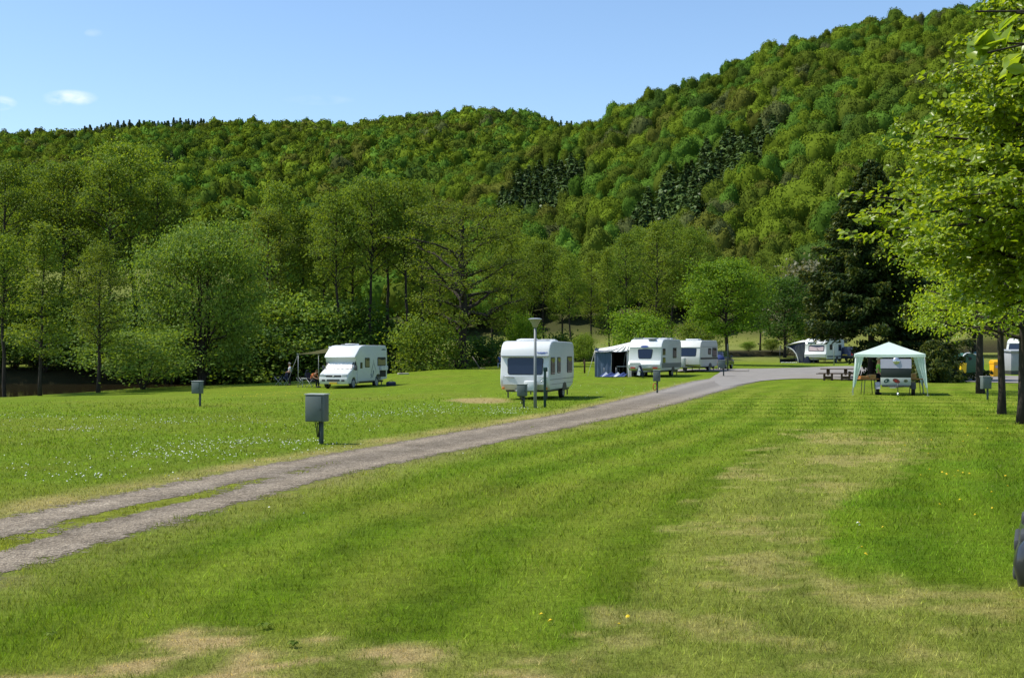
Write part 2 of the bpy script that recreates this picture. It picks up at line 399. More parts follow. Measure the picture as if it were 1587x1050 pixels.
ROAD_L = [(-160, 838), (0, 800), (100, 781), (200, 760), (300, 741), (400, 721), (560, 694), (700, 669), (800, 652), (880, 638), (990, 612), (1060, 593), (1118, 583)]
def edge_pts(E):
    P = []
    for px, py in E:
        d = pix_ground(px, py); P.append(((px - CX) / F * d, d))
    P = np.array(P); v = (P[1] - P[0]) / np.linalg.norm(P[1] - P[0])
    return np.concatenate([[P[0] - v * 40, P[0] - v * 14, P[0] - v * 5], P])
ER, EL = edge_pts(ROAD_R), edge_pts(ROAD_L)
def resample(P, n):
    s = np.concatenate([[0], np.cumsum(np.linalg.norm(np.diff(P, axis=0), axis=1))]); t = np.linspace(0, 1, n) ** 1.0 * s[-1]
    Q = np.stack([np.interp(t, s, P[:, i]) for i in (0, 1)], 1)
    for _ in range(2): Q[1:-1] = .25 * Q[:-2] + .5 * Q[1:-1] + .25 * Q[2:]
    return Q
NR = 420
RR, RL = resample(ER, NR), resample(EL, NR); RC = (RR + RL) / 2
def road_dist(x, y):
    "signed distance right of the track's centre (coarse)"
    c = RC[::7]; out = np.full(x.shape, 1e9); sg = np.zeros(x.shape)
    for i in range(len(c) - 1):
        a, b = c[i], c[i + 1]; d = b - a; L2 = d @ d
        t = np.clip(((x - a[0]) * d[0] + (y - a[1]) * d[1]) / L2, 0, 1)
        ex, ey = x - a[0] - t * d[0], y - a[1] - t * d[1]; q = np.sqrt(ex * ex + ey * ey)
        m = q < out; out = np.where(m, q, out); sg = np.where(m, np.sign(ex * d[1] - ey * d[0]), sg)
    return out * sg
GREEN = np.array([.128, .204, .010]); LUSH = np.array([.100, .182, .009]); YELL = np.array([.205, .228, .032]); STRAW = np.array([.44, .335, .145]); EARTH = np.array([.25, .19, .10])
DRY1 = [(905, 978), (1000, 862), (1170, 698), (1260, 672), (1470, 676), (1390, 740), (1285, 800), (1270, 890), (1420, 905), (1700, 905), (1700, 1150), (860, 1150), (880, 1010)]
DRY2 = [(90, 1032), (300, 978), (480, 984), (640, 1002), (905, 1008), (905, 1100), (-50, 1100), (-50, 1045)]
LUSH1 = [(1290, 790), (1400, 720), (1700, 660), (1700, 895), (1290, 885)]
VER = []
def lawn(x, y):
    "colour of the sward and its dryness at ground points"
    sh = x.shape; x = x.ravel(); y = y.ravel()
    ys = np.maximum(y, 3.0); px = CX + F * x / ys; py = HOR + F * CAMH / ys
    w = fbm(x * .8, y * .8, 21, 4) - .5; w2 = fbm(x * 2.7, y * 2.7, 31, 3) - .5; w3 = fbm(x * .16, y * .16, 41, 3) - .5; w4 = vnoise(x * 7, y * 7, 51) - .5
    vis = (y > 5.5) & (y < 70) & (np.abs(px - CX) < 1100)
    dry1 = np.zeros_like(x); dry2 = np.zeros_like(x); l1 = np.zeros_like(x)
    jx = px + w2 * 90 + w * 50; jy = py + w2 * 26 + w * 20
    if vis.any():
        dry1[vis] = poly_mask(jx[vis], jy[vis], DRY1, 9); dry2[vis] = poly_mask(jx[vis], jy[vis], DRY2, 10); l1[vis] = poly_mask(jx[vis], jy[vis], LUSH1, 20)
    rd = road_dist(x, y); ar = np.abs(rd)
    near = sstep(90, 60, y)
    patch0 = sstep(-.12, .12, w + .5 * w2)
    # mowing bands that follow the track on the right, crosswise on the left
    bandw = .78
    st = np.sin((rd + .35 * np.sin(y * .13)) * 2 * np.pi / (2 * bandw) + w3 * 3)
    st = np.tanh(st * 2.2) * sstep(1.5, 3, rd) * near
    arc = np.sin(np.sqrt((x - 1) ** 2 * .35 + (y - 20) ** 2) * 2 * np.pi / 2.9 + w3 * 2); arc = np.tanh(arc * 2) * sstep(28, 36, y) * sstep(62, 54, y) * sstep(4, 9, x)
    w5 = fbm(x * 1.5 + 7, y * .9, 81, 3) - .5
    c = GREEN[None] * (1 + .18 * w3 + .30 * w + .50 * w2 + .38 * w4 + .35 * w5)[:, None]
    lush = np.clip(l1 * .40 * (.3 + patch0) + sstep(.02, .16, w3) * .25 + sstep(.08, .2, w) * .4, 0, 1)[:, None]; c = c * (1 - lush) + LUSH * lush * (1 + .3 * w2[:, None])
    yel = np.clip(.24 * st + .22 * arc + .26 + sstep(.0, .2, -w3) * .35 + sstep(.05, .2, -w) * .25, 0, 1)[:, None] * (1 - l1[:, None] * .8); c = c * (1 - yel * .75) + YELL * yel * .75
    c = c * (1 + .10 * st + .13 * arc)[:, None]
    patch = sstep(-.03, .16, w + w2 * .5 + w4 * .12); patch2 = sstep(-.05, .11, w2 + w * .6 + .1 * w4)
    d = np.clip(dry1 * (.06 + .40 * sstep(.0, .2, w + w2 * .7 + w4 * .2)) + dry2 * (.12 + .85 * patch2), 0, 1); pl = (dry1 * .38 + dry2 * .3)[:, None]; c = c * (1 - pl) + np.array([.245, .260, .055]) * pl * (1 + .5 * w2 + .4 * w4)[:, None]
    # sparse yellowed verge along the track, worn soil at its lip
    e = np.abs(ar - 1.45 - w * .5); verge = sstep(1.0, .1, e) * sstep(100, 60, y)
    d = np.maximum(d, verge * (.38 + .3 * patch) * np.where(rd < 0, 1, .32))
    # bare pitch left of the nearest caravan
    bare = sstep(1.3, .6, np.sqrt(((x + 1.35) / 1.35) ** 2 + ((y - 53.2) / 3.2) ** 2) + w * .8)
    d = np.maximum(d, bare * .8)
    c = c * (1 - d[:, None]) + STRAW * d[:, None]
    cr = sstep(.75, .35, ar)[:, None] * near[:, None]; c = c * (1 - cr) + np.array([.215, .245, .028]) * cr * (1 + .6 * w2 + .5 * w4)[:, None]
    soil = (sstep(.45, .0, np.abs(ar - 1.25)) * patch * .35 + bare * .3)[:, None] * near[:, None]; c = c * (1 - soil) + EARTH * soil
    # away from the camp: rough meadow, then woodland floor
    far = sstep(118, 150, y + w3 * 20)[:, None]; c = c * (1 - far) + np.array([.17, .19, .045]) * far * (1 + .5 * w3[:, None])
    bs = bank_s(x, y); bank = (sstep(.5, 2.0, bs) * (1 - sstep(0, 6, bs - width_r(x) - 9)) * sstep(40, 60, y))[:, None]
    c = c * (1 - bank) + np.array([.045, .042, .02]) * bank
    h1, h2, _ = hills(x, y); hm = (sstep(3, 6, np.maximum(h1, h2)) * sstep(190, 215, y))[:, None]; c = c * (1 - hm) + np.array([.05, .055, .02]) * hm
    return np.clip(c, .004, 1).reshape(sh + (3,)), d.reshape(sh)

def axis_lines(segs):
    out = []
    for a, b, st in segs: out += list(np.arange(a, b, st))
    out.append(segs[-1][1]); return np.array(out)
gx = axis_lines([(-900, -300, 40), (-300, -90, 12), (-90, -30, 2.0), (-30, -12, .7), (-12, 12, .22), (12, 34, .7), (34, 100, 2.5), (100, 320, 12), (320, 900, 40)])
gy = axis_lines([(-60, 0, 10), (0, 6, 1), (6, 16, .16), (16, 30, .3), (30, 64, .6), (64, 130, 1.1), (130, 240, 3), (240, 520, 7), (520, 1000, 16), (1000, 2600, 100)])
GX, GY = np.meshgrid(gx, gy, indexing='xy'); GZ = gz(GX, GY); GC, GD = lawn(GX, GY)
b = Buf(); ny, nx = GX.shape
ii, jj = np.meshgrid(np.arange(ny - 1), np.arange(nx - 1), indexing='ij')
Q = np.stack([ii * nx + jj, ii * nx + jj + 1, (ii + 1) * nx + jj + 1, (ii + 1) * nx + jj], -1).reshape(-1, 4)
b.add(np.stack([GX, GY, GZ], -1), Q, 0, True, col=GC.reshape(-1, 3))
q = NT('turf'); a = q.n('ShaderNodeAttribute', attribute_name='tint')
n1 = q.noise(38, 5, rough=.7); n2 = q.noise(9, 4); n3 = q.noise(150, 2)
k = q.math('ADD', q.math('MULTIPLY', n1, .75), q.math('ADD', q.math('MULTIPLY', n2, .5), q.math('MULTIPLY', n3, .55)))
k2 = q.math('ADD', q.math('MULTIPLY', q.math('SUBTRACT', k, .9), 2.3), .93)
col = q.mix(1.0, a.outputs['Color'], q.math('MAXIMUM', k2, .25), 'MULTIPLY')
M['turf'] = q.done(q.bsdf(col, .9, .04, bump=n1, bstr=.9, bdist=.05))
ground = b.build('ground', M['turf']); tag(ground, kind='structure')

# track: loose gravel with two wheel lines and a broken grass crown
NU = 26
u = np.linspace(-1.12, 1.12, NU); W = (RR - RL) / 2
RX = RC[:, None, 0] + W[:, None, 0] * u[None]; RY = RC[:, None, 1] + W[:, None, 1] * u[None]
sl = np.concatenate([[0], np.cumsum(np.linalg.norm(np.diff(RC, axis=0), axis=1))])
def median(x, y, uu):
    "grass crown of the track: strong near the camera, broken further on"
    run = np.interp(y, [4, 10, 14.5, 17.5, 19, 23, 26, 45], [1, .82, .74, .66, .5, .38, .26, .15])
    return sstep(.33, .12, np.abs(uu - .02 + .16 * (vnoise(x * .7, y * .7, 77) - .5))) * run * (.55 + .8 * vnoise(x * 1.3, y * .8, 79))
MED = median(RX, RY, u[None] + 0 * RX)
RZ = gz(RX, RY) + .006 + .0 * u[None] + .012 * sstep(30, 60, RY)
b = Buf(); ii, jj = np.meshgrid(np.arange(NR - 1), np.arange(NU - 1), indexing='ij')
Q = np.stack([ii * NU + jj, ii * NU + jj + 1, (ii + 1) * NU + jj + 1, (ii + 1) * NU + jj], -1).reshape(-1, 4)
cc = np.stack([np.abs(u)[None] + 0 * RX, MED, sstep(42, 70, RY)], -1)
b.add(np.stack([RX, RY, RZ], -1), Q, 0, True, col=cc.reshape(-1, 3))
q = NT('track_gravel'); a = q.n('ShaderNodeAttribute', attribute_name='tint'); sx = q.n('ShaderNodeSeparateColor'); q.l(a.outputs['Color'], sx.inputs[0])
n1 = q.noise(3.2, 6, rough=.65); n2 = q.noise(22, 4, rough=.7); vo = q.n('ShaderNodeTexVoronoi'); vo.inputs['Scale'].default_value = 42; q.l(q._tc.outputs['Object'], vo.inputs['Vector'])
n4 = q.noise(.9, 3)
stone = q.ramp(q.math('ADD', q.math('MULTIPLY', vo.outputs['Color'], .6), q.math('MULTIPLY', n2, .45)), [(.2, (.080, .065, .048)), (.5, (.192, .163, .123)), (.85, (.40, .345, .268))])
wear = q.ramp(n1, [(.3, (.75, .72, .68)), (.7, (1.2, 1.18, 1.15))]); col = q.mix(1.0, stone, wear, 'MULTIPLY'); col = q.mix(1.0, col, q.ramp(n4, [(.3, (.8, .78, .75)), (.7, (1.15, 1.15, 1.15))]), 'MULTIPLY')
col = q.mix(sx.outputs[2], col, (.23, .21, .185))
lane = q.math('ABSOLUTE', q.math('SUBTRACT', sx.outputs[0], .60)); col = q.mix(1.0, col, q.ramp(lane, [(.04, (1.16, 1.16, 1.16)), (.36, (.84, .84, .84))]), 'MULTIPLY')
rough_e = q.math('ADD', q.math('MULTIPLY', q.math('SUBTRACT', n1, .5), .8), q.math('MULTIPLY', q.math('SUBTRACT', n2, .5), .8))
cov_e = q.math('MULTIPLY', q.math('SUBTRACT', q.math('ADD', .95, rough_e), sx.outputs[0]), 14, True)
cov_m = q.math('MULTIPLY', q.math('SUBTRACT', q.math('ADD', .52, q.math('MULTIPLY', rough_e, 1.5)), sx.outputs[1]), 9, True)
cov = q.math('MULTIPLY', cov_e, cov_m)
bs = q.bsdf(col, .9, .2, bump=q.math('ADD', vo.outputs['Distance'], n2), bstr=.8, bdist=.02)
tr = q.n('ShaderNodeBsdfTransparent'); ms = q.n('ShaderNodeMixShader'); q.l(cov, ms.inputs[0]); q.l(tr.outputs[0], ms.inputs[1]); q.l(bs, ms.inputs[2])
M['gravel'] = q.done(ms.outputs[0])
tag(b.build('gravel_track', M['gravel']), kind='structure')

# the tarred site road beyond
AN = [(1085, 602), (1120, 599.5), (1180, 590.5), (1215, 587.5), (1250, 586.5), (1320, 588.5), (1400, 590), (1470, 591), (1587, 594), (1700, 597), (1900, 602)]
AF = [(1085, 594), (1112, 585), (1122, 574), (1150, 571.5), (1200, 571), (1262, 569), (1318, 567), (1400, 575), (1470, 579), (1587, 583), (1700, 585)]
AN[0:2] = [(1060, 607.5), (1110, 602)]; AF[0:2] = [(1048, 597), (1100, 587)]
def gpts(E): return np.array([((px - CX) / F * d, d) for px, py in E for d in [pix_ground(px, py)]])
an, af = resample(gpts(AN), 90), resample(gpts(AF), 90)
t = np.linspace(0, 1, 14)[None, :, None]; P2 = an[:, None] * (1 - t) + af[:, None] * t
b = Buf(); ii, jj = np.meshgrid(np.arange(89), np.arange(13), indexing='ij')
Q = np.stack([ii * 14 + jj, (ii + 1) * 14 + jj, (ii + 1) * 14 + jj + 1, ii * 14 + jj + 1], -1).reshape(-1, 4)
b.add(np.concatenate([P2, (gz(P2[..., 0], P2[..., 1]) + .002 + .032 * sstep(3, 22, np.arange(90.))[:, None])[..., None]], -1), Q, 0, True)
q = NT('worn_tarmac'); n1 = q.noise(1.2, 5); n2 = q.noise(14, 4)
M['tarmac'] = q.done(q.bsdf(q.ramp(q.math('ADD', q.math('MULTIPLY', n1, .6), q.math('MULTIPLY', n2, .4)), [(.3, (.185, .172, .155)), (.7, (.27, .252, .228))]), .9, .2, bump=n2, bstr=.4))
tag(b.build('tarmac_road', M['tarmac']), kind='structure')
# side path running left behind the third caravan
pa, pb = gpts([(1040, 576.5), (1100, 576.2), (1160, 576)]), gpts([(1040, 573), (1100, 572.6), (1160, 572)])
b = Buf(); n = 3; V = [(x, y, gz1(x, y) + .07) for x, y in list(pa) + list(pb)]; b.add(V, [[0, 1, 4, 3], [1, 2, 5, 4]])
tag(b.build('path', M['tarmac']), kind='structure')

# river
wx = np.arange(-140, 40, 4.0); wy = np.arange(55, 175, 4.0); WX, WY = np.meshgrid(wx, wy)
b = Buf(); ny2, nx2 = WX.shape; ii, jj = np.meshgrid(np.arange(ny2 - 1), np.arange(nx2 - 1), indexing='ij')
b.add(np.stack([WX, WY, WX * 0 + WATER], -1), np.stack([ii * nx2 + jj, ii * nx2 + jj + 1, (ii + 1) * nx2 + jj + 1, (ii + 1) * nx2 + jj], -1).reshape(-1, 4))
q = NT('brown_river_water'); mp = q.n('ShaderNodeMapping'); tcn = q.n('ShaderNodeTexCoord'); q.l(tcn.outputs['Object'], mp.inputs[0]); mp.inputs['Scale'].default_value = (1, .5, 1)
n1 = q.noise(1.6, 3, mp.outputs[0])
M['water'] = q.done(q.bsdf((.03, .022, .009), .07, .5, bump=n1, bstr=.12, bdist=.08))
tag(b.build('river', M['water']), kind='structure')

# ------------------------------------------------------------------ trees
M['leaf_alder'] = leafmat('alder_leaf', (0.105, 0.176, 0.020), (0.196, 0.273, 0.034), .45, gloss=.12, grough=.6)
M['leaf_olive'] = leafmat('olive_spring_leaf', (.110, .165, .020), (.190, .255, .032), .45, gloss=.12, grough=.6)
M['leaf_willow'] = leafmat('silvery_willow_leaf', (.130, .225, .026), (.235, .335, .060), .42, gloss=.18, grough=.6)
M['leaf_bright'] = leafmat('bright_maple_leaf', (.100, .195, .014), (.195, .310, .028), .46, gloss=.15, grough=.6)
M['leaf_dark'] = leafmat('deep_green_leaf', (.040, .095, .014), (.080, .150, .022), .40, gloss=.12, grough=.6)
M['leaf_near'] = leafmat('fresh_lime_leaf', (.180, .285, .014), (.320, .420, .034), .56, gloss=.40, grough=.35)
M['leaf_grey'] = leafmat('grey_blossom_leaf', (.12, .125, .07), (.22, .22, .14), .3, gloss=.1)
M['needle'] = leafmat('spruce_needles', (.022, .044, .012), (.048, .076, .016), .15, gloss=.1)
M['needletip'] = leafmat('spruce_young_needles', (.065, .085, .012), (.130, .145, .020), .3, gloss=.15)
M['forest'] = leafmat('hillside_leaf', (.1, .1, .1), (.1, .1, .1), .18, gloss=.0, grough=.9, tint=True)
M['bark'] = bark('dark_grey_bark', (.020, .017, .013), (.060, .050, .040)); M['barkpale'] = bark('grey_brown_bark', (.055, .047, .036), (.14, .12, .095))

def rnd(seed): return np.random.default_rng(seed)
def leaf_quads(P, Nn, size, rg, aspect=1.0, fold=0.0, along=None):
    "one leaf (diamond) per point; folded leaves use two quads meeting on the midrib"
    n = len(P); Nn = Nn / (np.linalg.norm(Nn, axis=1)[:, None] + 1e-9)
    A = rg.normal(size=(n, 3)) if along is None else along + rg.normal(size=(n, 3)) * .35
    A = A - Nn * (A * Nn).sum(1)[:, None]; A /= np.linalg.norm(A, axis=1)[:, None] + 1e-9
    B = np.cross(Nn, A); s = size * rg.uniform(.65, 1.25, n)[:, None]
    if fold <= 0:
        V = np.stack([P - A * s * .5, P + B * s * .36 * aspect - A * s * .05, P + A * s * .55, P - B * s * .36 * aspect - A * s * .05], 1)
        return V.reshape(-1, 3), np.arange(4 * n).reshape(n, 4)
    up = Nn * s * fold
    base, tip = P - A * s * .5, P + A * s * .55 - Nn * s * .10
    m1 = P - A * s * .12
    l1, l2 = m1 + B * s * .36 * aspect + up, P + A * s * .22 + B * s * .28 * aspect + up * .8
    r1, r2 = m1 - B * s * .36 * aspect + up, P + A * s * .22 - B * s * .28 * aspect + up * .8
    V = np.stack([base, l1, l2, tip, r2, r1], 1)
    k = np.arange(n)[:, None] * 6
    return V.reshape(-1, 3), np.concatenate([k + [0, 1, 2, 3], k + [0, 3, 4, 5]])
def grow(seed, H, bole, Rad, prof, nlimb=26, nleaf=7000, lsize=.24, csig=.55, flat=.45, trunk=.17, up=.45, wob=.25, stems=1, spread=0.0, fold=0, twigs=4, upb=.6, sides=7, inner=.3, droop=0.0):
    "trunk buffer and crown buffer of one broadleaved tree standing at the origin"
    rg = rnd(seed); tb, cb = Buf(), Buf(); C = []; Wt = []
    for st in range(stems):
        a0 = rg.uniform(0, 6.28); nseg = 12; t = np.linspace(0, 1, nseg)
        lean = np.array([math.cos(a0), math.sin(a0)]) * spread * rg.uniform(.5, 1)
        w = np.cumsum(rg.normal(size=(nseg, 2)) * wob * H / 90, 0); w -= w[0]
        T = np.stack([w[:, 0] + lean[0] * t ** .8 * H, w[:, 1] + lean[1] * t ** .8 * H, t * H * .95], 1)
        tr = trunk * (1 if stems == 1 else .72) * (1 - t * .86) ** .9; tr[0] *= 1.35
        T[0, 2] = -.25
        tb.tube(T, tr, sides)
        for i in range(nlimb // stems):
            f = (i + rg.uniform(.1, .9)) / (nlimb // stems); h = bole + (H * .94 - bole) * f
            k = h / (H * .95); p0 = np.array([np.interp(k, t, T[:, j]) for j in range(3)])
            az = i * 2.399 + rg.uniform(-.5, .5) + st * 1.3; L = Rad * prof(f) * rg.uniform(.65, 1.12)
            el = up * (1 - .25 * f) + rg.uniform(-.18, .25); m = 5; s = np.linspace(0, 1, m)
            d = np.array([math.cos(az), math.sin(az)]); r0 = np.interp(k, t, tr) * .5
            rad = L * s; zz = math.tan(el) * rad * (1 - .35 * s) - droop * L * s ** 2
            B = np.stack([p0[0] + d[0] * rad, p0[1] + d[1] * rad, p0[2] + zz], 1); B[1:] += rg.normal(size=(m - 1, 3)) * L * .05
            tb.tube(B, r0 * (1 - s * .85) + .008, 5, cap=False)
            for q in np.linspace(inner, 1, 5): C.append([np.interp(q, s, B[:, j]) for j in range(3)]); Wt.append(.6 + .6 * q)
            for z in range(twigs):
                q = rg.uniform(.35, .95); pb = np.array([np.interp(q, s, B[:, j]) for j in range(3)])
                aa = az + rg.choice([-1, 1]) * rg.uniform(.5, 1.2); Lt = L * rg.uniform(.22, .45)
                pe = pb + np.array([math.cos(aa) * Lt, math.sin(aa) * Lt, Lt * rg.uniform(.0, .45) - droop * Lt])
                tb.tube([pb, (pb + pe) / 2 + rg.normal(size=3) * .04 * L, pe], [r0 * .3 + .006, r0 * .2 + .005, .005], 4, cap=False)
                C += [pe, (pb + pe) / 2]; Wt += [1.1, .8]
        C.append(T[-1]); Wt.append(1)
    C = np.array(C); Wt = np.array(Wt); Wt /= Wt.sum()
    pick = rg.choice(len(C), nleaf, p=Wt); cs = csig * rg.uniform(.55, 1.3, len(C))[pick][:, None]
    off = rg.normal(size=(nleaf, 3)) * np.array([1, 1, flat]) * cs
    P = C[pick] + off; P[:, 2] = np.maximum(P[:, 2], .25)
    ax = np.stack([P[:, 0], P[:, 1], P[:, 2] * 0], 1); ax /= np.linalg.norm(ax, axis=1)[:, None] + .3
    Nn = rg.normal(size=(nleaf, 3)) * .75 + np.array([0, 0, upb]) + ax * .35 + off / (np.linalg.norm(off, axis=1)[:, None] + .1) * .3
    V, Fc = leaf_quads(P, Nn, lsize, rg, .95, fold); cb.add(V, Fc, 0, fold > 0)
    return tb, cb
def p_alder(f): return (.55 + .55 * math.sin(math.pi * min(1, f * .9 + .12))) * (1.0 if f < .75 else 1 - (f - .75) * 2.1)
def p_round(f): return max(.25, math.sqrt(max(0, 1 - (2 * f - .85) ** 2 / 1.45)))
def p_dome(f): return max(.2, math.sqrt(max(0, 1 - f ** 2 * .93)))
def p_column(f): return max(.3, 1 - .75 * f)
PROTO = {}
def proto(key, leaf, bk='bark', **kw):
    tb, cb = grow(**kw); PROTO[key] = (tb.mesh(key + '_trunk', M[bk]), cb.mesh(key + '_crown', M[leaf]), kw['H'])
proto('alder_a', 'leaf_alder', seed=11, H=18, bole=6.8, Rad=3.1, prof=p_alder, nlimb=40, nleaf=9500, lsize=.21, csig=.50, flat=.62, trunk=.23, up=.62, twigs=5)
proto('alder_b', 'leaf_alder', seed=12, H=18, bole=9.0, Rad=2.5, prof=p_alder, nlimb=36, nleaf=7200, lsize=.21, csig=.46, flat=.65, trunk=.22, up=.72, wob=.5, twigs=5)
proto('alder_c', 'leaf_olive', seed=13, H=18, bole=5.0, Rad=3.3, prof=p_alder, nlimb=40, nleaf=10400, lsize=.21, csig=.52, flat=.6, trunk=.23, up=.62, twigs=5)
proto('alder_d', 'leaf_alder', seed=14, H=18, bole=9.5, Rad=3.9, prof=p_dome, nlimb=38, nleaf=9500, lsize=.22, csig=.54, flat=.55, trunk=.24, up=.70, wob=.6, twigs=5)
proto('thin', 'leaf_olive', seed=15, H=16, bole=3.0, Rad=1.9, prof=p_column, nlimb=34, nleaf=7000, lsize=.19, csig=.5, flat=.4, trunk=.13, up=.6)
proto('oak', 'leaf_olive', bk='bark', seed=16, H=17, bole=3.2, Rad=6.2, prof=p_round, nlimb=34, nleaf=16000, lsize=.21, csig=.56, flat=.5, trunk=.6, up=.45, wob=.7, twigs=6)
proto('willow', 'leaf_willow', seed=17, H=10.6, bole=1.3, Rad=5.4, prof=p_round, nlimb=72, nleaf=38000, lsize=.20, csig=.52, flat=.85, trunk=.22, up=.62, stems=6, spread=.20, twigs=7, upb=.35, inner=.5)
proto('maple', 'leaf_bright', seed=18, H=10, bole=2.6, Rad=4.1, prof=p_round, nlimb=44, nleaf=19000, lsize=.21, csig=.55, flat=.45, trunk=.21, up=.45, twigs=6, inner=.45)
proto('darkround', 'leaf_dark', seed=19, H=9, bole=1.8, Rad=3.4, prof=p_round, nlimb=36, nleaf=13000, lsize=.20, csig=.55, flat=.5, trunk=.18, up=.45, twigs=5)
proto('bush_a', 'leaf_alder', seed=20, H=4.2, bole=.2, Rad=2.3, prof=p_dome, nlimb=30, nleaf=7000, lsize=.17, csig=.45, flat=.7, trunk=.07, up=.7, stems=4, spread=.25)
proto('bush_shade', 'leaf_dark', seed=25, H=4.2, bole=.2, Rad=2.3, prof=p_dome, nlimb=30, nleaf=7000, lsize=.17, csig=.45, flat=.7, trunk=.07, up=.7, stems=4, spread=.25)  # bush_a form with darker leaves: deep understory shade put into the leaf colour
proto('bush_b', 'leaf_bright', seed=21, H=3.6, bole=.15, Rad=2.3, prof=p_dome, nlimb=30, nleaf=7000, lsize=.155, csig=.42, flat=.75, trunk=.06, up=.7, stems=4, spread=.25)
proto('bush_c', 'leaf_willow', seed=22, H=4.6, bole=.15, Rad=2.5, prof=p_dome, nlimb=30, nleaf=8000, lsize=.16, csig=.45, flat=.7, trunk=.07, up=.6, stems=4, spread=.3)
proto('lawn_tree', 'leaf_near', bk='bark', seed=23, H=10.5, bole=2.9, Rad=4.0, prof=p_round, nlimb=46, nleaf=14500, lsize=.13, csig=.42, flat=.38, trunk=.19, up=.35, twigs=7, fold=.12, upb=.7, inner=.35, droop=.16)
proto('grey_bush', 'leaf_grey', seed=24, H=7, bole=1.2, Rad=2.8, prof=p_round, nlimb=36, nleaf=6000, lsize=.22, csig=.5, flat=.6, trunk=.14, up=.6)

def plant(key, name, label, px, d, h, rz=None, cat='tree', group=None, wide=1.0, base=None):
    tm, cmh, H0 = PROTO[key]; x, y, z = at(px, d) if base is None else base
    if rz is None: rz = (px * 1.37 + d * .77) % 6.28
    o = thing(name, label, cat, (x, y, z - .05), rz, group); s = h / H0; o.scale = (s * wide, s * wide, s)
    for nm, me in (('trunk', tm), ('crown', cmh)):
        c = bpy.data.objects.new(nm if cat == 'tree' else ('stems' if nm == 'trunk' else 'foliage'), me); COL.objects.link(c); c.parent = o
    return o
def htree(px, topy, d):
    "height that puts the crown's top at photo row topy"
    return CAMH + (HOR - topy) / F * d - at(px, d)[2]

RIV = 'alders and other trees along the river'
# (prototype, px, distance, photo row of the top, width, label)
ROWS = [
 ('alder_b', -70, 104, 262, 1.0, 'slim alder half out of view at the left edge behind the river'),
 ('alder_a', 4, 116, 240, 1.1, 'tall alder at the left edge of the photo beyond the brown water'),
 ('alder_b', 48, 112, 250, 1.0, 'dark-stemmed alder second from the left edge beyond the water'),
 ('alder_d', 92, 121, 244, 1.0, 'wide-topped alder above the slender dark bankside tree on the left'),
 ('alder_c', 122, 110, 262, .9, 'olive alder between two taller alders left of the round willow'),
 ('alder_a', 168, 122, 238, 1.1, 'tall layered alder left of the tallest one and of the round willow'),
 ('alder_d', 212, 114, 214, 1.2, 'tallest alder of the left group, wide crown standing above the round willow'),
 ('alder_b', 246, 124, 262, .9, 'alder on the right shoulder of the tallest left-hand alder'),
 ('alder_c', 275, 130, 300, .9, 'lower olive alder showing just over the left part of the round willow'),
 ('thin', 388, 112, 340, 1.0, 'short slim tree at the right shoulder of the round willow'),
 ('alder_c', 412, 124, 318, 1.0, 'olive tree behind the right side of the round willow'),
 ('alder_a', 436, 128, 272, 1.0, 'tall alder with a pointed top left of the thin bare-stemmed tree'),
 ('thin', 468, 101, 308, 1.1, 'thin straight tree with a long visible stem left of the white motorhome'),
 ('alder_b', 500, 124, 318, .9, 'slim alder behind the cab of the white motorhome'),
 ('alder_b', 524, 120, 286, .95, 'alder with a bare dark trunk rising behind the motorhome windscreen'),
 ('alder_a', 548, 130, 276, .9, 'leafy alder rising from behind the motorhome roof'),
 ('alder_d', 576, 122, 268, .85, 'domed alder over the rear of the motorhome'),
 ('alder_b', 600, 126, 272, 1.0, 'alder right above the rear wall of the motorhome'),
 ('alder_d', 628, 119, 270, .85, 'broad-topped alder just right of the motorhome'),
 ('alder_a', 654, 128, 284, .9, 'alder at the right end of the tall group above the motorhome'),
 ('alder_c', 682, 134, 326, .9, 'lower olive alder left of the thick-trunked spreading tree'),
 ('alder_b', 762, 140, 352, 1.0, 'alder behind the right half of the thick-trunked spreading tree'),
 ('alder_c', 792, 134, 356, .95, 'olive alder above the left end of the nearest caravan'),
 ('alder_b', 818, 150, 372, 1.0, 'slender alder above the lamp head'),
 ('alder_d', 846, 138, 366, .85, 'domed alder right of the lamp post, behind the nearest caravan'),
 ('alder_c', 872, 150, 376, .95, 'olive-leaved alder above the rear of the nearest caravan'),
 ('alder_b', 884, 132, 384, .9, 'dark forked alder stem over the rear corner of the nearest caravan'),
 ('thin', 944, 133, 376, 1.25, 'thin-stemmed tree with bronze leaves above the blue awning'),
 ('alder_c', 916, 158, 384, 1.0, 'paler alder behind the blue awning, left of the bronze thin tree'),
 ('alder_b', 968, 142, 352, .95, 'straight alder above the left end of the second caravan'),
 ('alder_a', 992, 158, 344, .9, 'feathery alder above the second caravan roof hatch'),
 ('alder_c', 1018, 148, 334, .95, 'tallest alder above the second caravan'),
 ('alder_b', 1042, 156, 332, 1.0, 'alder above the gap between the second and third caravans'),
 ('alder_d', 1066, 150, 346, .8, 'alder left of the bright round maple'),
 ('alder_c', 1098, 164, 362, 1.0, 'alder peeping over the left shoulder of the bright round maple'),
 ('alder_c', 1178, 172, 384, .9, 'olive tree over the right shoulder of the bright round maple'),
]
ALT = {}
for i, (k, px, d, top, wd, lab) in enumerate(ROWS):
    d = max(d, np.interp(px, [0, 400, 480, 640, 720], [123, 123, 121, 120, 110]) + (px * 7.3) % 9)
    plant(k, 'alder_tree' if k != 'thin' else 'slender_tree', lab, px, d, htree(px, top, d), wide=wd * .84, group=RIV)
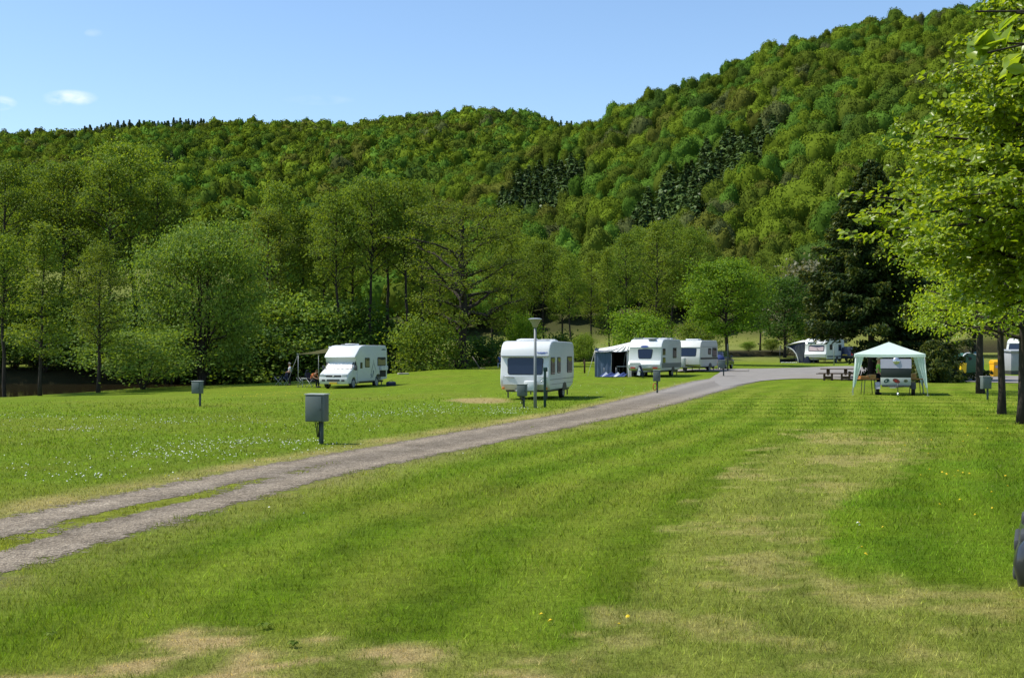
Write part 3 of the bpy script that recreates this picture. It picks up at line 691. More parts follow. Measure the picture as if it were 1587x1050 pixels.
# trees and bushes on the near bank
plant('thin', 'slender_tree', 'slender dark tree on the near bank at the far left, foliage down its stem', 62, 76, htree(62, 330, 76), wide=1.25, group='trees on the near river bank')
plant('alder_b', 'alder_tree', 'alder cut by the left edge of the photo on the near bank', 6, 79, htree(6, 352, 79), wide=1.0, group='trees on the near river bank')
plant('alder_c', 'alder_tree', 'leaning grey-stemmed alder on the near bank between the slender tree and the willow', 152, 80, htree(152, 372, 80), wide=1.0, group='trees on the near river bank')
plant('willow', 'round_willow', 'big round silvery willow with many stems on the near bank', 313, 91, htree(313, 362, 91), rz=.4, wide=.72)
plant('oak', 'spreading_tree', 'thick-trunked spreading tree with bare low limbs left of the nearest caravan', 716, 114, htree(716, 306, 114), rz=2.1, wide=1.0)
for k, px, d, top, wd, lab in [
 ('bush_c', 222, 84, 512, 1.7, 'pale leafy bush hanging over the water left of the willow trunk'),
 ('bush_a', 20, 126, 470, 1.2, 'leafy bush at the left edge beyond the water'),
 ('bush_a', 110, 127, 470, 1.5, 'dense bush across the water between the slender tree and the leaning alder'),
 ('bush_c', 190, 124, 452, 1.3, 'tall pale bush across the water, left of the willow crown'),
 ('bush_a', 55, 129, 450, 1.5, 'big dark bush across the water at the far left'),
 ('bush_c', 405, 123, 470, 1.2, 'silvery bush across the water, seen at the right foot of the willow'),
 ('bush_a', 440, 124, 462, 1.2, 'bush behind the standing man in the white shirt'),
 ('bush_c', 492, 122, 468, 1.0, 'pale bush behind the motorhome awning'),
 ('bush_shade', 545, 124, 478, 1.2, 'bush hidden behind the motorhome roof'),
 ('bush_shade', 600, 128, 500, 1.2, 'low bush in the shade right of the motorhome'),
 ('bush_a', 660, 113, 500, .9, 'leafy bush at the left foot of the thick-trunked tree'),
 ('bush_shade', 640, 132, 512, 1.3, 'shaded thicket between the motorhome and the thick-trunked tree'),
 ('bush_shade', 752, 128, 528, 1.4, 'dark bush behind the person in blue'),
 ('bush_b', 810, 118, 492, .55, 'narrow bright bush over the left part of the nearest caravan'),
 ('bush_a', 905, 122, 520, .8, 'dark bush between the nearest caravan and the blue awning'),
 ('bush_b', 988, 118, 490, 1.0, 'bright round bush above the second caravan'),
 ('bush_shade', 868, 136, 524, 1.3, 'dark low bush behind the nearest caravan roof'),
 ('bush_a', 1080, 138, 500, 1.2, 'bush between the third caravan and the maple'),
 ('bush_b', 1258, 150, 500, 1.0, 'bright bush behind the far caravan awning'),
 ('bush_a', 1196, 166, 526, 1.4, 'low hedge bush on the field right of the maple trunk'),
 ('bush_a', 1228, 172, 528, 1.4, 'low hedge bush left of the far caravan awning'),
 ('bush_b', 1160, 168, 530, 1.3, 'small hedge bush just right of the maple trunk')]:
    plant(k, 'bush', lab, px, d, htree(px, top, d), cat='bush', wide=wd, group='bushes along the river and field edge')
for i_, (px, top) in enumerate([(-40, 505), (25, 520), (70, 512), (120, 522), (165, 508), (215, 518), (262, 512), (305, 520), (352, 514), (398, 522), (446, 512)]):
    d = 119.5 + (i_ * 1.7) % 3 + np.interp(px, [0, 440], [0, -2]); plant('bush_shade' if i_ % 3 else 'bush_a', 'bush', 'bush of the continuous thicket lining the far bank of the brown river', px, d, max(2.6, htree(px, top, d)), cat='bush', wide=1.7, group='thicket on the far river bank', rz=i_ * 1.3)
for i_, px in enumerate(range(-60, 500, 50)):
    plant('bush_shade', 'bush', 'bush of the dark thicket behind the riverside alders on the left', px, 138 + (i_ * 3) % 7, 6.0, cat='bush', wide=1.6, group='thicket behind the riverside alders', rz=i_ * 1.9)
plant('maple', 'round_maple', 'bright green round maple right of the third caravan', 1127, 112, htree(1127, 402, 112), rz=1.0, wide=.98)
plant('darkround', 'dark_round_tree', 'darker round tree between the bright maple and the spruce', 1216, 146, htree(1216, 428, 146), wide=1.0)
plant('maple', 'yellow_green_tree', 'yellow-green tree peeping out at the left foot of the spruce', 1280, 148, htree(1280, 446, 148), wide=.8)
plant('grey_bush', 'grey_tree', 'greyish blossoming tree left of the spruce', 1268, 162, htree(1268, 412, 162), wide=.9)
LG = 'young lime trees in a row down the right side of the lawn'
plant('lawn_tree', 'lime_tree', 'lime tree whose trunk is cut by the right edge of the photo', 1582, 36.2, 8.4, rz=.3, group=LG, wide=.92)
plant('lawn_tree', 'lime_tree', 'lime tree with a thin dark forked trunk, second from the right edge', 1552, 41.5, 9.2, rz=2.2, group=LG, wide=.8)
plant('lawn_tree', 'lime_tree', 'farthest lime tree, its trunk beside the grey-green cabinet on the right', 1520, 60, 11.0, rz=4.1, group=LG, wide=.95)
# trees round the far end of the lawn on the right
for k, px, d, top, wd, lab in [('darkround', 1510, 150, 400, 1.2, 'dark tree behind the recycling containers'), ('alder_c', 1585, 160, 330, 1.2, 'olive tree behind the white building at the right edge'),
                               ('darkround', 1440, 146, 430, 1.2, 'dark round tree just right of the spruce in the distance'), ('alder_a', 1470, 170, 330, 1.2, 'alder behind the lime trees in the distance')]:
    plant(k, 'background_tree', lab, px, d, htree(px, top, d), wide=wd)

# near tree: trunk outside the frame on the right, long leafy branches reaching in
def branchy(name, label, base, H, limbs, lsize, per_m, tr, seed, wid=.55, fold=.14, rs=1.0):
    rg = rnd(seed); tb, cb, bb = Buf(), Buf(), Buf(); bx, by, bz = base
    o = thing(name, label, 'tree', base)
    t = np.linspace(0, 1, 10); T = np.stack([.12 * np.sin(t * 5), .1 * np.sin(t * 4 + 1), t * H - .2], 1)
    tb.tube(T, tr * (1 - .8 * t), 10)
    P = []; A = []
    for (ex, ey, ez, h0, sag, nt, tl) in limbs:
        h0 = min(h0, H * .97); p0 = np.array([np.interp(h0, T[:, 2], T[:, j]) for j in range(3)]); p1 = np.array([ex - bx, ey - by, ez - bz]); L = np.linalg.norm(p1 - p0); s = np.linspace(0, 1, 9)
        B = p0[None] * (1 - s[:, None]) + p1[None] * s[:, None]; B[:, 2] += sag * np.sin(s * np.pi) * L; B[1:-1] += rg.normal(size=(7, 3)) * .03 * L ** .5
        r0 = tr * .30 * min(1, L / 4) * rs; bb.tube(B, r0 * (1 - .9 * s) + .004, 6, cap=False)
        segs = [(B, .30)]
        for k in range(nt):
            q = rg.uniform(.25, 1); pb = np.array([np.interp(q, s, B[:, j]) for j in range(3)])
            dv = (p1 - p0) / L; sd = np.cross(dv, [0, 0, 1]); sd /= np.linalg.norm(sd) + 1e-9
            d = dv * rg.uniform(.3, 1) + sd * rg.choice([-1, 1]) * rg.uniform(.3, 1.0) + np.array([0, 0, rg.uniform(-.25, .3)]); d /= np.linalg.norm(d)
            Lt = tl * rg.uniform(.5, 1.2); e = pb + d * Lt; e[2] -= Lt * .12
            m = (pb + e) / 2 + np.array([0, 0, .05 * Lt]); tw = np.array([pb, m, e]); bb.tube(tw, [.009 * (rs + .1), .006 * (rs + .1), .003], 4, cap=False); segs.append((tw, .0))
            for z in range(3):
                q2 = rg.uniform(.3, .9); pq = pb + (e - pb) * q2; d2 = d + rg.normal(size=3) * np.array([.8, .8, .3]); d2 /= np.linalg.norm(d2); e2 = pq + d2 * Lt * .5
                bb.tube([pq, e2], [.005, .002], 3, cap=False); segs.append((np.array([pq, e2]), .0))
        for S, lo in segs:
            sl_ = np.concatenate([[0], np.cumsum(np.linalg.norm(np.diff(S, axis=0), axis=1))]); n = max(3, int(sl_[-1] * (1 - lo) * per_m))
            u_ = (lo + (1 - lo) * rg.uniform(0, 1, n)) * sl_[-1]
            Q = np.stack([np.interp(u_, sl_, S[:, j]) for j in range(3)], 1); dr = S[-1] - S[0]; dr = dr / (np.linalg.norm(dr) + 1e-9)
            P.append(Q + rg.normal(size=(n, 3)) * lsize * np.array([wid, wid, wid * .7])); A.append(np.tile(dr, (n, 1)))
    P = np.concatenate(P); A = np.concatenate(A); n = len(P)
    Nn = rg.normal(size=(n, 3)) * .5 + np.array([-.45, -.15, .7])
    V, Fc = leaf_quads(P, Nn, lsize, rg, 1.0, fold, along=A); cb.add(V, Fc, 0, True)
    tb.build('trunk', M['bark'], o); bb.build('branches', M['bark'], o); cb.build('crown', M['leaf_near'], o)
    return o
def pt(px, py, d): return ((px - CX) / F * d, d, CAMH + (HOR - py) / F * d)
L1 = []
rg = rnd(5)
for (px, py, d, h0, sag, nt, tl) in [
  (1296, 300, 17.0, 3.4, .05, 7, .6), (1345, 330, 16.2, 3.2, .04, 5, .5), (1400, 205, 17.5, 4.6, .02, 6, .5), (1425, 395, 17.0, 3.0, .05, 14, .65), (1408, 300, 18.4, 3.6, .06, 12, .6),
  (1452, 262, 16.6, 4.2, .04, 22, .8), (1440, 350, 15.8, 3.3, .05, 24, .8), (1475, 185, 17.0, 5.0, .02, 20, .75), (1498, 130, 17.6, 5.6, .0, 20, .75), (1505, 60, 17.8, 6.1, .0, 18, .7), (1545, 20, 17.2, 6.6, .0, 18, .7),
  (1480, 320, 19.0, 3.8, .05, 26, .9), (1500, 250, 16.2, 4.4, .05, 26, .9), (1530, 170, 16.8, 5.2, .03, 24, .85), (1550, 100, 17.0, 5.9, .02, 22, .8), (1465, 410, 18.0, 2.9, .04, 24, .8),
  (1520, 380, 16.4, 3.2, .04, 28, .9), (1540, 300, 15.6, 3.8, .05, 28, .9), (1560, 230, 18.6, 4.6, .05, 28, .9), (1575, 150, 18.6, 5.4, .04, 26, .9), (1590, 60, 18.2, 6.4, .02, 24, .9), (1600, 420, 16.8, 3.0, .03, 24, .8),
  (1620, 330, 15.4, 3.6, .03, 26, .9), (1490, 455, 18.4, 2.7, .03, 18, .7), (1560, 450, 17.4, 2.7, .03, 20, .8), (1640, 200, 17.2, 5.0, .03, 26, .9), (1650, 80, 17.4, 6.2, .02, 24, .9), (1690, 0, 17.6, 7.2, .0, 24, .9), (1640, -60, 17.6, 7.4, .0, 22, .9),
  (1560, 350, 19.2, 3.6, .04, 28, .9), (1520, 210, 19.0, 4.9, .04, 26, .9), (1580, -30, 18.4, 7.0, .0, 20, .8)]:
    x, y, z = pt(px, py, d); L1.append((x, y, z, h0, sag, nt, tl))
for i in range(22):                                              # the rest of its crown, outside the frame
    a = rg.uniform(-1.9, 1.9); r = rg.uniform(2, 4); x, y = 9.3 + math.cos(a) * r, 17.3 + math.sin(a) * r
    L1.append((x, y, rg.uniform(4, 10), rg.uniform(3, 7.2), .03, 14, .9))
branchy('near_lime_tree', 'near tree at the right edge, long branches of big lime-green leaves reaching over the lawn', (9.3, 17.3, gz1(9.3, 17.3)), 8.6, L1, .092, 33, .17, 31)
L2 = [pt(1512, 18, 5.0) + (3.35, .04, 3, .22), pt(1504, 88, 5.1) + (3.3, .05, 4, .16), pt(1540, 66, 4.8) + (3.25, .03, 3, .2), pt(1562, 112, 4.9) + (3.1, .03, 3, .18), pt(1575, 20, 4.7) + (3.4, .02, 4, .25)]
for i in range(12):
    a = rg.uniform(-1.5, 1.5); r = rg.uniform(1.0, 2.0); L2.append((4.6 + math.cos(a) * r, 4.9 + math.sin(a) * r, rg.uniform(3.2, 6.0), rg.uniform(2.6, 4.6), .03, 8, .6))
branchy('closest_tree', 'closest tree, only a twig of large bright leaves hanging into the top right corner', (4.6, 4.9, gz1(4.6, 4.9)), 5.2, L2, .105, 9, .10, 33, wid=.3, rs=.13)

# big spruce
def spruce(name, label, px, d, H, Rmax, seed):
    rg = rnd(seed); o = thing(name, label, 'tree', at(px, d)); tb, cb, yb = Buf(), Buf(), Buf()
    t = np.linspace(0, 1, 10); tb.tube(np.stack([0 * t, 0 * t, t * H * .98 - .2], 1), .24 * (1 - t * .95) + .01, 9)
    P, Nn, A, Y = [], [], [], []
    nb = 190
    for i in range(nb):
        f = (i / nb) ** .85; h = .45 + (H - .8) * f; az = i * 2.399 + rg.uniform(-.4, .4)
        lump = .78 + .42 * vnoise(np.array([math.cos(az) * 1.7 + 5]), np.array([h * .38 + math.sin(az) * 1.7]), 3)[0]
        L = Rmax * (1 - f) ** .82 * rg.uniform(.72, 1.1) * lump + .35; d_ = np.array([math.cos(az), math.sin(az)])
        if H > 6 and d_[0] < .25 and h < 3.5 + .8 * math.sin(i): continue
        m = 7; s = np.linspace(0, 1, m); B = np.stack([d_[0] * L * s, d_[1] * L * s, h + L * (-.30 * s + .24 * s ** 2.2)], 1)
        tb.tube(B, .035 * (1 - s * .9) + .004, 4, cap=False)
        n = int(80 + 150 * L); u_ = rg.uniform(.12, 1, n) ** .8; Q = np.stack([np.interp(u_, s, B[:, j]) for j in range(3)], 1)
        sd = np.array([-d_[1], d_[0], 0]); wdt = L * .28 * (1.12 - u_) + .16
        Q += sd * (rg.uniform(-1, 1, n) * wdt)[:, None]; hang = np.abs(rg.normal(size=n)) * .24; Q[:, 2] -= hang * (.4 + u_)
        P.append(Q); A.append(np.tile([d_[0], d_[1], -.55], (n, 1)) + rg.normal(size=(n, 3)) * .3); Nn.append(rg.normal(size=(n, 3)) * .7 + np.array([d_[0] * .4, d_[1] * .4, .7])); Y.append((u_ > .80) & (rg.uniform(size=n) < .55))
    P, Nn, A, Y = np.concatenate(P), np.concatenate(Nn), np.concatenate(A), np.concatenate(Y)
    for bf, mk, sz in ((cb, ~Y, .34 if H > 6 else .22), (yb, Y, .26 if H > 6 else .2)):
        V, Fc = leaf_quads(P[mk], Nn[mk], sz, rg, .55, 0, along=A[mk]); bf.add(V, Fc)
    tb.build('trunk', M['bark'], o); cb.build('crown', M['needle'], o); yb.build('young_shoots', M['needletip'], o)
    return o
spruce('spruce_tree', 'big dark spruce behind the mint gazebo', 1350, 84, htree(1350, 238, 84), 7.0, 41)
spruce('small_spruce', 'small sloping conifer at the right foot of the big spruce', 1445, 78, 3.0, 1.7, 42)

# ------------------------------------------------------------------ hillside forest
PAL = {'olive': (.093, .128, .016), 'yellowgreen': (.125, .178, .016), 'bright': (.088, .170, .022), 'mid': (.074, .118, .016), 'deep': (.052, .094, .017), 'bronze': (.108, .122, .021), 'greybrown': (.098, .118, .038)}
def crown_proto(seed, n, qs, sub=2):
    "unit crown: lumpy billowing head, radius 1, base at 0, top near 2"
    rg = rnd(seed); k = rg.integers(10, 16)
    a = rg.uniform(0, 6.28, k); z = rg.uniform(-.25, 1, k); rr = np.sqrt(np.maximum(0, 1 - (z - .1) ** 2 * .8)) * rg.uniform(.45, .8, k)
    Cn = np.stack([np.cos(a) * rr, np.sin(a) * rr, .95 + z * .72], 1); Rr = rg.uniform(.28, .50, k)
    Cn = np.concatenate([Cn, [[0, 0, 1.0]]]); Rr = np.append(Rr, .72)
    P, Nn = [], []
    while len(P) < n:
        i = rg.integers(0, k + 1); d = rg.normal(size=3); d /= np.linalg.norm(d)
        if d[2] < -.45: continue
        p = Cn[i] + d * Rr[i] * rg.uniform(.92, 1.10)
        dd = np.linalg.norm(p - Cn, axis=1) / Rr; dd[i] = 9
        if dd.min() < .82: continue
        P.append(p); Nn.append(d + rg.normal(size=3) * .36)
    V, Fc = leaf_quads(np.array(P), np.array(Nn), qs, rg, 1.25)
    # dark body inside the leaves so that the crown is not see-through
    b = bmesh.new(); bmesh.ops.create_icosphere(b, subdivisions=sub, radius=1)
    for v in b.verts:
        d = v.co.normalized(); best = .55
        for c, r in zip(Cn, Rr):
            w = Vector(c) - Vector((0, 0, 1)); pr = w.dot(d); h2 = w.length_squared - pr * pr
            if h2 < r * r: best = max(best, pr + math.sqrt(r * r - h2))
        v.co = d * best * .955 + Vector((0, 0, 1))
    b.verts.index_update(); CV = np.array([v.co[:] for v in b.verts]); CF = np.array([[v.index for v in f.verts] for f in b.faces]); b.free()
    return V, Fc, CV, CF
CP_FAR = [crown_proto(100 + i, 240, .20) for i in range(6)]
CP_NEAR = [crown_proto(200 + i, 1300, .095, 3) for i in range(6)]
def fir_proto(seed, n):
    rg = rnd(seed); f = rg.uniform(0, 1, n) ** .7; a = rg.uniform(0, 6.28, n); r = (1 - f) * rg.uniform(.45, 1.05, n) * (1 + .25 * np.sin(f * 40))
    P = np.stack([np.cos(a) * r, np.sin(a) * r, .12 + f * .9], 1); Nn = np.stack([np.cos(a) * .8, np.sin(a) * .8, .6 + 0 * a], 1) + rg.normal(size=(n, 3)) * .35
    A = np.stack([np.cos(a), np.sin(a), -.5 + 0 * a], 1); P *= np.array([1, 1, 1]); return P, Nn, A
def fir_mesh(seed, n, qs):
    P, Nn, A = fir_proto(seed, n); rg = rnd(seed + 1); S = np.array([.2, .2, 1]); V, Fc = leaf_quads(P * S, Nn, qs, rg, .8, 0, along=A)
    t = np.arange(8) * math.pi / 4; CV = np.concatenate([np.stack([np.cos(t) * .13, np.sin(t) * .13, t * 0 + .05], 1), [[0, 0, .97]]]); CF = np.array([[i, (i + 1) % 8, 8] for i in range(8)])
    return V, Fc, CV, CF
FP = [fir_mesh(300 + i, 300, .058) for i in range(4)]
CONI = [[(772, 318), (800, 288), (850, 268), (905, 262), (892, 292), (880, 318), (868, 345), (800, 342)],
        [(958, 352), (1000, 322), (1045, 285), (1085, 252), (1130, 222), (1180, 203), (1206, 212), (1200, 236), (1160, 262), (1130, 288), (1105, 322), (1090, 345), (1010, 362)],
        [(248, 262), (268, 240), (290, 236), (284, 258), (262, 272)]]
def in_poly(x, y, P):
    P = np.asarray(P, float); x0, y0 = P[:, 0], P[:, 1]; x1, y1 = np.roll(x0, -1), np.roll(y0, -1); x = x[:, None]; y = y[:, None]
    return ((((y0 > y) != (y1 > y)) & (x < (x1 - x0) * (y - y0) / (y1 - y0 + 1e-9) + x0)).sum(1) % 2) == 1
rg = rnd(77)
def scatter(y0, y1, x0, x1, sp):
    xs = np.arange(x0, x1, sp); ys = np.arange(y0, y1, sp * .87); X, Y = np.meshgrid(xs, ys); X = X + (np.arange(len(ys)) % 2)[:, None] * sp / 2
    X = X + rg.uniform(-.38, .38, X.shape) * sp; Y = Y + rg.uniform(-.38, .38, Y.shape) * sp; return X.ravel(), Y.ravel()
T = []
X, Y = scatter(180, 500, -90, 300, 7.4); h1, h2, und = hills(X, Y); px = CX + F * X / Y
k = (h2 > h1 - 2) & (h2 > 4.5) & (px < 1760) & (px > 430) & (Y < Y2 + 18); T.append((X[k], Y[k], 1))
X, Y = scatter(252, 850, -440, 330, 9.0); h1, h2, und = hills(X, Y); px = CX + F * X / Y
k = (h1 > h2 - 1) & (h1 > 4.0) & (px < 1150) & (px > -140) & (Y < Y1 + 14)
pyt = HOR - F * (gz(X, Y) + 14 - CAMH) / Y; k &= ~((px > 640) & (pyt > np.interp(px, _R2x, _R2y) + 22) & (Y > 470)); T.append((X[k], Y[k], 0))
TX = np.concatenate([t[0] for t in T]); TY = np.concatenate([t[1] for t in T]); TN = np.concatenate([np.full(len(t[0]), t[2]) for t in T])
TZ = gz(TX, TY); tpx = CX + F * TX / TY; tpy = HOR - F * (TZ + 8 - CAMH) / TY
con = np.zeros(len(TX), bool)
for P in CONI[:2]: con |= in_poly(tpx, tpy, P) & (TN == 1)
con |= in_poly(tpx, tpy, CONI[2]) & (TN == 0)
ridgefir = (TN == 0) & (np.abs(TY - Y1) < 16) & (((tpx > 158) & (tpx < 325) & (rg.uniform(size=len(TX)) < .8)) | ((tpx > 845) & (tpx < 890)))
con |= ridgefir
keepm = ~con | ridgefir
ex_, ey_ = [], []
for (y0, y1, x0, x1, P, nn, sp_) in ((200, 470, -60, 160, CONI[0], 1, 4.4), (200, 470, -60, 160, CONI[1], 1, 4.4), (300, 815, -300, -100, CONI[2], 0, 5.5)):
    X, Y = scatter(y0, y1, x0, x1, sp_); Z = gz(X, Y); k = in_poly(CX + F * X / Y, HOR - F * (Z + 8 - CAMH) / Y, P); ex_.append((X[k], Y[k], np.full(k.sum(), nn)))
X, Y = scatter(Y1 - 10, Y1 + 10, -290, -190, 5.0); ex_.append((X, Y, np.zeros(len(X), int)))
TX = np.concatenate([TX[keepm]] + [e[0] for e in ex_]); TY = np.concatenate([TY[keepm]] + [e[1] for e in ex_]); TN = np.concatenate([TN[keepm]] + [e[2] for e in ex_])
con = np.concatenate([con[keepm], np.ones(len(TX) - keepm.sum(), bool)]); TZ = gz(TX, TY); tpx = CX + F * TX / TY; tpy = HOR - F * (TZ + 8 - CAMH) / TY
names = list(PAL); wN = fbm(TX / 45, TY / 45, 61, 3); wM = vnoise(TX / 20, TY / 20, 71)
cat = np.empty(len(TX), int); u1 = rg.uniform(size=len(TX)); key = wN * .9 + u1 * .45 + wM * .2
cuts = [.38, .52, .68, .88, 1.02, 1.10, 9]; order = ['deep', 'mid', 'bright', 'yellowgreen', 'olive', 'bronze', 'greybrown']
for i in range(len(TX)): cat[i] = names.index(order[next(j for j, c in enumerate(cuts) if key[i] < c)])
sw = rg.uniform(size=len(TX)) < .22; cat[sw] = rg.choice(len(names), sw.sum(), p=[.22, .2, .2, .14, .12, .07, .05])
rad = rg.uniform(3.4, 5.6, len(TX)) * np.where(TN == 1, .98, 1.16) * np.where(rg.uniform(size=len(TX)) < .35, .72, 1); hgt = rg.uniform(11, 15, len(TX))
# the trees that show largest: individuals; the rest: one mass per hillside
vis = (tpx > -10) & (tpx < 1500) & (~con) & (TN == 1) & (HOR - F * (TZ + 13 - CAMH) / TY < np.interp(tpx, [560, 760, 980, 1080, 1140, 1300, 1400, 1500], [270, 320, 345, 350, 400, 300, 240, 150]))
size = rad / TY * vis; ind = np.argsort(-size)[:270]; isind = np.zeros(len(TX), bool); isind[ind] = True
def forest(name, mask, protos, mat, fir=False):
    b = Buf()
    for i in np.where(mask)[0]:
        V, Fc, CV, CF = protos[int(i) % len(protos)]; a = rg.uniform(0, 6.28); ca, sa = math.cos(a), math.sin(a)
        if fir: S = np.array([1, 1, 1.0]) * rg.uniform(10, 14.5) * np.array([2.1, 2.1, 1]); dz = -.3; c = np.array([.066, .108, .026]) * rg.uniform(.75, 1.3)
        else: S = np.array([rad[i], rad[i], hgt[i] * .46]); dz = hgt[i] * .06; c = np.array(PAL[names[cat[i]]]) * rg.uniform(.72, 1.2)
        for VV, FF, cc in ((V, Fc, c), (CV, CF, c * .92)):
            W_ = VV * S; W_ = np.stack([W_[:, 0] * ca - W_[:, 1] * sa + TX[i], W_[:, 0] * sa + W_[:, 1] * ca + TY[i], W_[:, 2] + TZ[i] + dz], 1); b.add(W_, FF, 0, FF.shape[1] == 3, col=cc)
    return tag(b.build(name, mat), kind='stuff')
M['fir'] = leafmat('hill_fir_needles', (.1, .1, .1), (.1, .1, .1), .1, gloss=.1, tint=True)
forest('hillside_forest', (TN == 1) & ~con & ~isind, CP_NEAR, M['forest'])
forest('distant_forest', (TN == 0) & ~con, CP_FAR, M['forest'])
forest('conifer_plantation', con, FP, M['fir'], True)
HM = {}
DESC = {'olive': 'olive green', 'yellowgreen': 'yellow-green', 'bright': 'bright fresh green', 'mid': 'mid green', 'deep': 'deep green', 'bronze': 'bronze-leaved', 'greybrown': 'grey-brown half-bare'}
for i in ind:
    cn = names[cat[i]]; kk = (cn, int(i) % 6)
    if kk not in HM:
        V, Fc, CV, CF = CP_NEAR[kk[1]]; b = Buf(); c = np.array(PAL[cn]); S = np.array([1, 1, .46])
        b.add(V * S, Fc, 0, False, col=c); b.add(CV * S, CF, 0, True, col=c * .92); b.tube([(0, 0, -.09), (0, 0, .5)], [.035, .02], 6, 1); b.c.append(np.ones((12, 4), np.float32)); HM[kk] = b.mesh('hillside_tree_' + cn, [M['forest'], M['barkpale']])
    o = bpy.data.objects.new('hillside_tree', HM[kk]); COL.objects.link(o); o.location = (TX[i], TY[i], TZ[i] + hgt[i] * .06); o.scale = (rad[i], rad[i], hgt[i]); o.rotation_euler = (0, 0, float(rg.uniform(0, 6.28)))
    tag(o, DESC[cn] + ' rounded tree in the wood on the steep right-hand hillside', 'tree', DESC[cn] + ' trees on the right-hand hillside')

# ------------------------------------------------------------------ grass, daisies, dandelions
rg = rnd(9)
def not_road(x, y):
    rd = np.abs(road_dist(x, y)); j = (vnoise(x * 3, y * 3, 8) - .5) * .5 + (vnoise(x * 1.1, y * 1.1, 18) - .5) * .4
    c = road_dist(x, y); med = median(x, y, c / 1.3)
    return (rd + j > 1.22) | (med + (vnoise(x * 4, y * 4, 12) - .5) * .9 > .62)
bl = Buf()
for (ya, yb, hh) in ((6.6, 9, .040), (9, 12, .042), (12, 17, .044), (17, 25, .046), (25, 40, .05), (40, 62, .055)):
    ym = (ya + yb) / 2; n = int(1900 * (8 / ya) ** 2.25 * (yb - ya) * .9 * ym); y = rg.uniform(ya, yb, n); x = rg.uniform(-.45, .45, n) * y
    k = rg.uniform(size=n) < (ya / y) ** 2.25 * np.clip((64 - y) / 26, 0, 1); x, y = x[k], y[k]; ww = .0055 * (y / 8) ** 1.08
    if len(x) > 0:
        k = not_road(x, y); x, y = x[k], y[k]; n = len(x)
    cl, dr = lawn(x, y); z = gz(x, y)
    tall = (1 + .4 * sstep(.5, .75, vnoise(x * .55, y * .55, 91)) * (1 - dr)) * (.7 + .55 * vnoise(x * 6, y * 6, 92))
    hgt_ = hh * rg.uniform(.55, 1.35, n) * tall * (1 - .45 * dr); a = rg.uniform(0, 6.28, n); w_ = ww[k] * rg.uniform(.6, 1.3, n)
    lx, ly = rg.normal(size=n) * hgt_ * .55, rg.normal(size=n) * hgt_ * .55
    ca, sa = np.cos(a) * w_ / 2, np.sin(a) * w_ / 2
    V = np.stack([np.stack([x - ca, y - sa, z - .005], 1), np.stack([x + ca, y + sa, z - .005], 1), np.stack([x + lx, y + ly, z + hgt_], 1)], 1).reshape(-1, 3)
    cl = cl * (1 + .5 * (vnoise(x * 11, y * 11, 15) - .5) + .4 * (vnoise(x * 27, y * 27, 16) - .5))[:, None]; c = cl * rg.choice([.75, .95, 1.2, 1.45, 1.75], n)[:, None] * rg.uniform(.85, 1.2, n)[:, None]; pale = (rg.uniform(size=n) < .03 + .32 * dr)[:, None]; c = np.where(pale, c * .5 + np.array([.30, .27, .12]) * .5, c)
    cc = np.ones((3 * n, 4), np.float32); cc[:, :3] = np.repeat(c, 3, 0); bl.add(V, np.arange(3 * n).reshape(n, 3)); bl.c.append(cc)
q = NT('grass_blade'); a = q.n('ShaderNodeAttribute', attribute_name='tint'); d = q.bsdf(a.outputs['Color'], .6, .08); t = q.n('ShaderNodeBsdfTranslucent'); q.l(q.mix(1.0, a.outputs['Color'], (1.35, 1.3, .7), 'MULTIPLY'), t.inputs['Color'])
m_ = q.n('ShaderNodeMixShader'); m_.inputs[0].default_value = .35; q.l(d, m_.inputs[1]); q.l(t.outputs[0], m_.inputs[2]); M['blade'] = q.done(m_.outputs[0])
tag(bl.build('grass', M['blade']), kind='stuff')

def flowers(name, spots, mat, size, up):
    b = Buf()
    for (px, py, sx, sy, n) in spots:
        X_ = px + rg.normal(size=n) * sx; Y_ = py + rg.normal(size=n) * sy; Y_ = np.maximum(Y_, 566); d = CAMH * F / (Y_ - HOR); x = (X_ - CX) / F * d; y = d
        for _ in range(3): d = (CAMH - gz(x, y)) * F / (Y_ - HOR); x = (X_ - CX) / F * d; y = d
        k = not_road(x, y) & (y < 95); x, y = x[k], y[k]; n = len(x)
        if not n: continue
        z = gz(x, y) + rg.uniform(.4, 1.1, n) * up; s = size * rg.uniform(.7, 1.3, n); tl = rg.uniform(-.6, .6, (n, 2))
        V = []; ang = np.arange(6) * math.pi / 3
        ring = np.stack([np.stack([x + np.cos(g) * s, y + np.sin(g) * s * .8, z + s * (tl[:, 0] * math.cos(g) - .35 + (tl[:, 1]) * math.sin(g))], 1) for g in ang], 1)
        top = np.stack([x, y, z + s * .4], 1)[:, None]; V = np.concatenate([ring, top], 1).reshape(-1, 3); k0 = np.arange(n)[:, None] * 7
        for i in range(6): b.add(V, k0 + [i, (i + 1) % 6, 6]) if i == 0 else b.f.append((k0 + [i, (i + 1) % 6, 6] + (b.n - len(V)), 0, False))
    return tag(b.build(name, mat), kind='stuff')
M['petal'] = paint('white_petals', (.80, .80, .76), .7, .05); M['dandelion'] = paint('dandelion_yellow', (.75, .52, .01), .7, .05)
